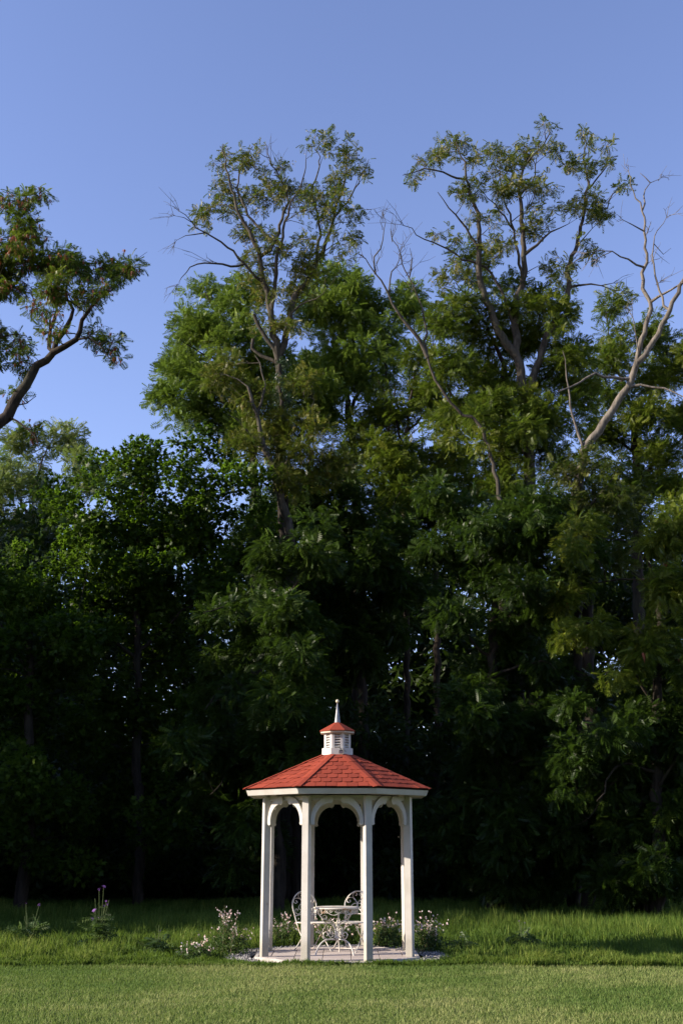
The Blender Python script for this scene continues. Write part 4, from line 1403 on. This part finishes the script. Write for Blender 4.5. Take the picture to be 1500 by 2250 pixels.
# --- drooping locusts that fill the lower wood
def locust(label, Y, bpx, limbs, blobs, seed, lm='leaf_shaded', **kw):
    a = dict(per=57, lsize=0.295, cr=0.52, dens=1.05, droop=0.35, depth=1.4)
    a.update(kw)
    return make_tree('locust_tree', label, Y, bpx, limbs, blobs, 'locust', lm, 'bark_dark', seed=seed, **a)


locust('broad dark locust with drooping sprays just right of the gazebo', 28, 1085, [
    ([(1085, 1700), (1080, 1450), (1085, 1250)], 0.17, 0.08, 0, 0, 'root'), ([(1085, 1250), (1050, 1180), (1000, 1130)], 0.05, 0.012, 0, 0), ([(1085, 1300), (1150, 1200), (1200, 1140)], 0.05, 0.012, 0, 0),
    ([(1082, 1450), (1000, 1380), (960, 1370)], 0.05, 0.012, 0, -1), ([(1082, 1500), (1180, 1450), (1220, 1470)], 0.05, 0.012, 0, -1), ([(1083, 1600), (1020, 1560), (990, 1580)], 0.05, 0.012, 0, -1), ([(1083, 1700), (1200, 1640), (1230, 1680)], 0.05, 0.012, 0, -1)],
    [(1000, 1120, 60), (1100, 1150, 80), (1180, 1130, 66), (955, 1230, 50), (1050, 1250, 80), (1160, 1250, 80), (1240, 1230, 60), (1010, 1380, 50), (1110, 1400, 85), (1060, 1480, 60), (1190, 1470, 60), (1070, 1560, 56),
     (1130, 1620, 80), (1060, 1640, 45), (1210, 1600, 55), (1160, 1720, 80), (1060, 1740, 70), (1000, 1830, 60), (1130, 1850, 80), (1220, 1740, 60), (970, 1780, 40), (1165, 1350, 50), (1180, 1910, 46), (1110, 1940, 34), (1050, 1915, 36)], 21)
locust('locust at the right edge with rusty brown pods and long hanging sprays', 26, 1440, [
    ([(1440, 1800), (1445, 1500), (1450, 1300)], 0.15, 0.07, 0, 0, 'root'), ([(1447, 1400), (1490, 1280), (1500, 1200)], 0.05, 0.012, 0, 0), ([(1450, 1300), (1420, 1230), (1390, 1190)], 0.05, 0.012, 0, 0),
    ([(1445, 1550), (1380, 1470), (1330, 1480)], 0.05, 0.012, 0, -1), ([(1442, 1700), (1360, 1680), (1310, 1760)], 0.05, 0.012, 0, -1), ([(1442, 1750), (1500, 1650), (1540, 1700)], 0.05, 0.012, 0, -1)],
    [(1430, 1190, 45), (1490, 1185, 50), (1455, 1290, 50), (1510, 1290, 60), (1465, 1390, 45), (1510, 1430, 50), (1360, 1450, 40), (1405, 1430, 40), (1270, 1190, 45), (1265, 1300, 45), (1272, 1410, 42)], 22, 'leaf_mid',  # sunlit top of the right-edge locust, in the lighter leaf colour
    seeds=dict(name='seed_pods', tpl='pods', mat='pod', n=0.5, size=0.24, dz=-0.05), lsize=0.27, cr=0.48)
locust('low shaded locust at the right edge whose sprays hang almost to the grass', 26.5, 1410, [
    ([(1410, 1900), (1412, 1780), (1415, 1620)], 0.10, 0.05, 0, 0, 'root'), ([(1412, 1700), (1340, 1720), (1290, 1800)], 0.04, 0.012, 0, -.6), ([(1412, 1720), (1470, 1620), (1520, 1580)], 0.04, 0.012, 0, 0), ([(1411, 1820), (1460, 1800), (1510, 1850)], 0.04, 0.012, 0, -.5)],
    [(1310, 1510, 28), (1440, 1530, 55), (1500, 1570, 60), (1420, 1640, 66), (1360, 1720, 62), (1460, 1750, 75), (1300, 1810, 45), (1400, 1850, 75), (1480, 1890, 66), (1275, 1890, 34), (1440, 1940, 46), (1560, 1500, 80), (1560, 1750, 80), (1350, 1600, 45), (1262, 1540, 32), (1262, 1650, 40), (1250, 1740, 36), (1440, 1480, 40), (1445, 1600, 50), (1440, 1700, 45), (1350, 1930, 44), (1240, 1830, 40), (1400, 1960, 40)], 26, 'leaf_shaded', lsize=0.30, cr=0.48)  # lower part of that locust, split off for leaves with painted shade
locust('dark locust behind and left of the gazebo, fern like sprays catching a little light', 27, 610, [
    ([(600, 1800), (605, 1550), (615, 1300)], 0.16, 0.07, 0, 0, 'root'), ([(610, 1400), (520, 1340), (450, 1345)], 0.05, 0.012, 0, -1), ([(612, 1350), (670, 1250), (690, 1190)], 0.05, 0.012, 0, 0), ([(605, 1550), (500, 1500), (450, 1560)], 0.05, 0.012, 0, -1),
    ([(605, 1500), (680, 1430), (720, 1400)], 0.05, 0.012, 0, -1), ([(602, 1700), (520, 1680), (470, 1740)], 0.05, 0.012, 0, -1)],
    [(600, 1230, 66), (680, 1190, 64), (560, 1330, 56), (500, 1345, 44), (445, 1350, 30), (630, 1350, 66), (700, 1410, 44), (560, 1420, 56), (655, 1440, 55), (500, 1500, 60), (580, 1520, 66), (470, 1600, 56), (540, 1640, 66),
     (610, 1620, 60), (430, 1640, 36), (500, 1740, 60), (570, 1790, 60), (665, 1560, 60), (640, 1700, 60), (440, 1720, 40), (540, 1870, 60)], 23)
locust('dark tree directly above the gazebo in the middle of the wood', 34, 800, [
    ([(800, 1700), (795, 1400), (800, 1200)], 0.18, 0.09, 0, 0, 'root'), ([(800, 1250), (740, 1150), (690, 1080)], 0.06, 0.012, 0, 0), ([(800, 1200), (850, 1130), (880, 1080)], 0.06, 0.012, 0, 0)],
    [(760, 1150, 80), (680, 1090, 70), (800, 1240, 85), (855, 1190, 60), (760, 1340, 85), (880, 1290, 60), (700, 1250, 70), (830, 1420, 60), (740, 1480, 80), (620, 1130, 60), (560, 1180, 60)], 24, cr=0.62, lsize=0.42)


# ------------------------------------------------------------------ wood behind and to the left
def mass(name, label, pts, size, m, seed, tpl='bunch', trunks=()):
    rng = np.random.default_rng(seed)
    lv = Leaves()
    n = len(pts)
    lv.add(tpl, pts, rng.normal(0, 1, (n, 3)), size * rng.uniform(0.7, 1.3, n), rng.normal(0.4, 0.2, n), rng, (0, 0, 1), 0.7)
    o = lv.build(name, m)
    return tag(o, label, 'woodland', kind='stuff')


def clumps(centres, per, rad, rng, flat=0.8):
    n = len(centres)
    off = rng.normal(0, 1, (n, per, 3)); off /= np.linalg.norm(off, axis=2, keepdims=True)
    off *= (rng.random((n, per, 1)) ** 0.45) * rad * np.array([1, 1, flat])
    return (centres[:, None] + off).reshape(-1, 3)


rng = np.random.default_rng(55)
n = 1500
c = np.stack([rng.uniform(-24, 24, n), rng.uniform(40, 54, n), 13.5 * rng.random(n) ** 1.2], 1)
c_far = c
n = 420
c2 = np.stack([rng.uniform(-15, 13, n), rng.uniform(32.5, 40, n), 5.2 * rng.random(n) ** 1.3], 1)
mass('woodland', 'dark depth of the wood seen between the nearer trees', np.concatenate([clumps(c_far, 19, 1.4, rng), clumps(c2, 34, 1.1, rng)]), np.concatenate([np.full(len(c_far) * 19, 1.15), np.full(len(c2) * 34, 0.68)]), M['leaf_deep_shade'], 56)
# the same wood goes on to the left, outside the frame, and shades the glade
n = 650
y = 19.4 + 21.6 * rng.random(n) ** 0.9
x = -(0.37 * y + 5.5) - 17 * rng.random(n)
hgt = np.where(y < 22, 7.0, np.where(y < 29, 10.0, 16.0))
c = np.stack([x, y, 0.8 + hgt * rng.random(n) ** 0.9], 1)
mass('woodland_edge', 'the wood carrying on to the left of the glade', clumps(c, 10, 1.7, rng), 2.0, M['leaf_deep_shade'], 57)


# unseen foliage added behind the camera and to the right to block sky fill
n = 420
a = np.radians(rng.uniform(-165, -20, n)) 
r_ = rng.uniform(24, 34, n)
c = np.stack([r_ * np.cos(a) + 2, 8 + r_ * np.sin(a) * 1.05, 0.5 + 15 * rng.random(n)], 1)
c[:, 2] = np.where(c[:, 0] < -14, c[:, 2] * 0.25, c[:, 2])
mass('sky_blocker_foliage', 'unseen foliage added behind the viewer to block sky light', clumps(c, 13, 2.2, rng), 2.3, M['leaf_deep_shade'], 58)


def trunks():
    rng = np.random.default_rng(77)
    for px, Y, r in ((1085, 31.5, .10), (1157, 32, .09)):
        b0 = P(px, 1985, Y)
        root = empty('bare_trunk', (b0.x, Y, -0.05), 'x', 'tree trunk', 'dim trunks inside the wood')
        w = Wood()
        top = rng.uniform(7, 9)
        pts = [(0, 0, 0), (rng.normal(0, .1), 0, top * .35), (rng.normal(0, .3), rng.normal(0, .2), top * .7), (rng.normal(0, .5), rng.normal(0, .3), top)]
        q = densify(pts, 0.5, 0.02, rng)
        w.tube(q, np.linspace(r * 1.2, r * .5, len(q)), 7)
        w.build('trunk', M['bark_dark'], root, (0, 0, 0))
        root['label'] = 'dim slender trunk in the shade right of the gazebo, ' + ('the nearer to it of two' if px < 1100 else 'the farther from it of two')


trunks()


# ------------------------------------------------------------------ flowering plants
def petal_mesh(kind):
    b = MB()
    if kind == 'gaura':
        for i in range(4):
            a = (-0.35 + i * 0.57) * 1.0 + 0.5
            d = Vector((math.cos(a), 0.25 * math.sin(i * 2), math.sin(a))); s = Vector((-math.sin(a), 0.3, math.cos(a)))
            b.add([Vector((0, 0, 0)), d * 0.55 + s * 0.34, d * 1.0 + Vector((0, 0.12, 0)), d * 0.55 - s * 0.34], [(0, 1, 2, 3)])
        b.add([Vector((0, 0, 0)), Vector((0.1, -0.5, -0.35)), Vector((-0.1, -0.5, -0.3))], [(0, 1, 2)])
        return b.mesh('flower', M['petal'])
    for i in range(14):
        a = i * 2.4; r = 0.9 * math.sqrt((i + .5) / 14)
        c = Vector((r * math.cos(a), r * math.sin(a), 0.55 * (1 - r * r)))
        b.add([c + Vector((.28, 0, 0)), c + Vector((0, .28, .05)), c + Vector((-.28, 0, 0)), c + Vector((0, -.28, .05))], [(0, 1, 2, 3)])
    b.add([Vector((.5, 0, 0)), Vector((-.25, .43, 0)), Vector((-.25, -.43, 0)), Vector((0, 0, -0.9))], [(0, 1, 3), (1, 2, 3), (2, 0, 3)])
    return b.mesh('flower', M['purple'])


FL = {'gaura': petal_mesh('gaura'), 'verbena': petal_mesh('verbena')}


def gaura(x, y, w, h, nfl, nst, label, seed, dir_=0.0):
    rng = np.random.default_rng(seed)
    root = empty('gaura_plant', (x, y, 0), label, 'flowering plant', 'blush flowering plants round the gazebo')
    st = Wood(); lv = Leaves()
    tips = []
    for i in range(nst):
        a = rng.uniform(0, 2 * PI)
        k = rng.uniform(0.2, 1.0)
        e = np.array([math.cos(a) * w * k + dir_ * w * 0.4, math.sin(a) * min(w, .4) * k, h * rng.uniform(0.5, 1.0) * (1.08 - 0.35 * k)])
        b0 = np.array([rng.normal(0, w * 0.22), rng.normal(0, 0.10), -0.02])
        m_ = b0 * 0.5 + e * 0.5 + np.array([0, 0, 0.12 * h]) - np.array([e[0] * .15, 0, 0])
        t = np.linspace(0, 1, 6)[:, None]
        q = (1 - t) ** 2 * b0 + 2 * t * (1 - t) * m_ + t * t * e
        st.tube(q, np.linspace(0.0035, 0.0016, 6), 3)
        tips.append((q[3], e))
        n = 9
        tt = rng.uniform(0.05, 0.75, n)
        pos = b0 + (e - b0) * tt[:, None] + np.array([0, 0, 1]) * (0.24 * h * tt * (1 - tt))[:, None]
        lv.add('husk', pos, rng.normal(0, 1, (n, 3)), rng.uniform(0.07, 0.13, n) , rng.normal(0.45, 0.2, n), rng)
    # leafy mound at the foot
    n = int(70 * (w / 0.35))
    pos = np.stack([rng.normal(0, w * 0.45, n), rng.normal(0, 0.16, n), np.abs(rng.normal(0, 0.40 * h, n)) * 0.8], 1)
    pos[:, 2] *= np.clip(1.2 - np.abs(pos[:, 0]) / w, .25, 1)
    lv.add('husk', pos, rng.normal(0, 1, (n, 3)), rng.uniform(0.10, 0.20, n), rng.normal(0.4, 0.22, n), rng)
    st.build('stems', M['stem_red'], root, (0, 0, 0))
    tag(lv.build('foliage', M['herb'], root), kind='stuff')
    for i in range(int(nfl * 1.7)):
        a, e = tips[int(rng.integers(len(tips)))]
        t = rng.random() ** 0.6
        p = a + (e - a) * t + rng.normal(0, 0.022, 3)
        o = link('flower', FL['gaura'], root)
        o.location = p
        s = rng.uniform(0.015, 0.028)
        o.scale = (s, s, s)
        o.rotation_euler = (rng.normal(0, .5), rng.normal(0, .5), rng.normal(0, 1.2))
    return root


def at_ground(px, Y):
    return CX + (px - 750) / F * Y / (CP + 0.40 * SP)


gaura(at_ground(500, 17.2), 17.2, 0.36, 0.74, 70, 26, 'tallest blush flowered plant left of the gazebo beside the gravel', 1)
gaura(at_ground(435, 16.7), 16.7, 0.34, 0.34, 34, 20, 'low sprawling white flowered plant at the far left of the flower bed', 2, -.3)
gaura(at_ground(622, 18.6), 18.6, 0.34, 0.56, 52, 22, 'pink white flowering plant behind the gazebo, seen between the two left posts', 3)
gaura(at_ground(715, 18.7), 18.7, 0.36, 0.50, 52, 22, 'flowering plant behind the table, seen between the middle posts', 4)
gaura(at_ground(775, 18.8), 18.8, 0.30, 0.46, 34, 18, 'flowering plant behind the table next to the third post', 5)
gaura(at_ground(850, 18.3), 18.3, 0.36, 0.56, 60, 24, 'blush flowering plant behind the gazebo, seen between the two right posts', 6)
gaura(at_ground(940, 17.7), 17.7, 0.38, 0.62, 90, 30, 'large dense flowering plant just right of the gazebo', 7)


def verbena(px, Y, heads, h, label, seed, leafy=30):
    leafy *= 2
    rng = np.random.default_rng(seed)
    x = at_ground(px, Y)
    root = empty('verbena_plant', (x, Y, 0), label, 'wild flower')
    st = Wood(); lv = Leaves()
    for (hx, hz, r) in heads:
        e = np.array([hx, rng.normal(0, 0.05), hz])
        b0 = np.array([hx * 0.35 + rng.normal(0, .02), rng.normal(0, 0.03), -0.02])
        m_ = (b0 + e) / 2 + np.array([-(hx) * 0.12, 0, 0.03])
        st.tube(np.stack([b0, (b0 + m_) / 2, m_, (m_ + e) / 2, e]), [0.008, 0.007, 0.006, 0.005, 0.004], 4)
        if r > 0:
            o = link('flower', FL['verbena'], root)
            o.location = e; o.scale = (r * 1.4, r * 1.4, r * 1.4); o.rotation_euler = (rng.normal(0, .3), rng.normal(0, .3), rng.uniform(0, 6))
        for s in (-1, 1):        # side shoots and narrow leaves
            k = m_ + (e - m_) * rng.uniform(0, .5)
            q = k + np.array([s * rng.uniform(.03, .07), rng.normal(0, .03), rng.uniform(.05, .11)])
            st.tube(np.stack([k, (k + q) / 2 + np.array([s * .008, 0, -.01]), q]), [0.0025, 0.002, 0.0015], 3)
            lv.add('pinnate', np.array([k]), np.array([[s, rng.normal(0, .5), .25]]), np.array([0.08]), np.array([0.6]), rng)
    pos = np.stack([rng.normal(0, 0.09, leafy), rng.normal(0, .08, leafy), rng.uniform(0.02, h * .5, leafy)], 1)
    lv.add('pinnate', pos, np.stack([rng.normal(0, 1, leafy), rng.normal(0, 1, leafy), rng.uniform(-.1, .5, leafy)], 1), rng.uniform(.13, .24, leafy), rng.normal(.5, .2, leafy), rng)
    st.build('stems', M['stem'], root, (0, 0, 0))
    tag(lv.build('foliage', M['herb'], root), kind='stuff')


verbena(218, 18.2, [(0.03, 0.92, .026), (-0.05, 0.88, .024), (0.10, 0.66, .018), (0.03, 0.63, .018), (-0.12, 0.56, .026), (-0.13, 0.44, .024), (-0.04, 0.45, .022), (0.11, 0.72, 0), (-.1, .75, 0), (.06, .7, .014)], 0.9,
        'tall wild verbena with purple heads standing in the left meadow', 41, 46)
verbena(62, 18.0, [(0.12, 0.66, .022), (-0.10, 0.68, .012), (-0.06, 0.55, 0), (0.04, 0.52, 0), (0.14, 0.5, 0)], 0.68, 'leafy verbena with one small purple head nearest the left edge', 42, 40)
verbena(347, 17.3, [(0.0, 0.42, 0), (0.03, 0.34, .010), (-0.04, 0.30, 0)], 0.42, 'small spindly weed between the verbena and the flower bed', 43, 26)
verbena(1148, 18.3, [(-0.03, 0.40, .008), (0.04, 0.38, .012), (0.0, 0.33, 0), (.08, .3, 0)], 0.42, 'small budding weed standing in the grass right of the gazebo', 44, 34)
verbena(1018, 17.6, [(0.03, 0.30, .010), (-0.05, 0.24, .010)], 0.3, 'short pale weed beside the large flowering plant', 45, 20)
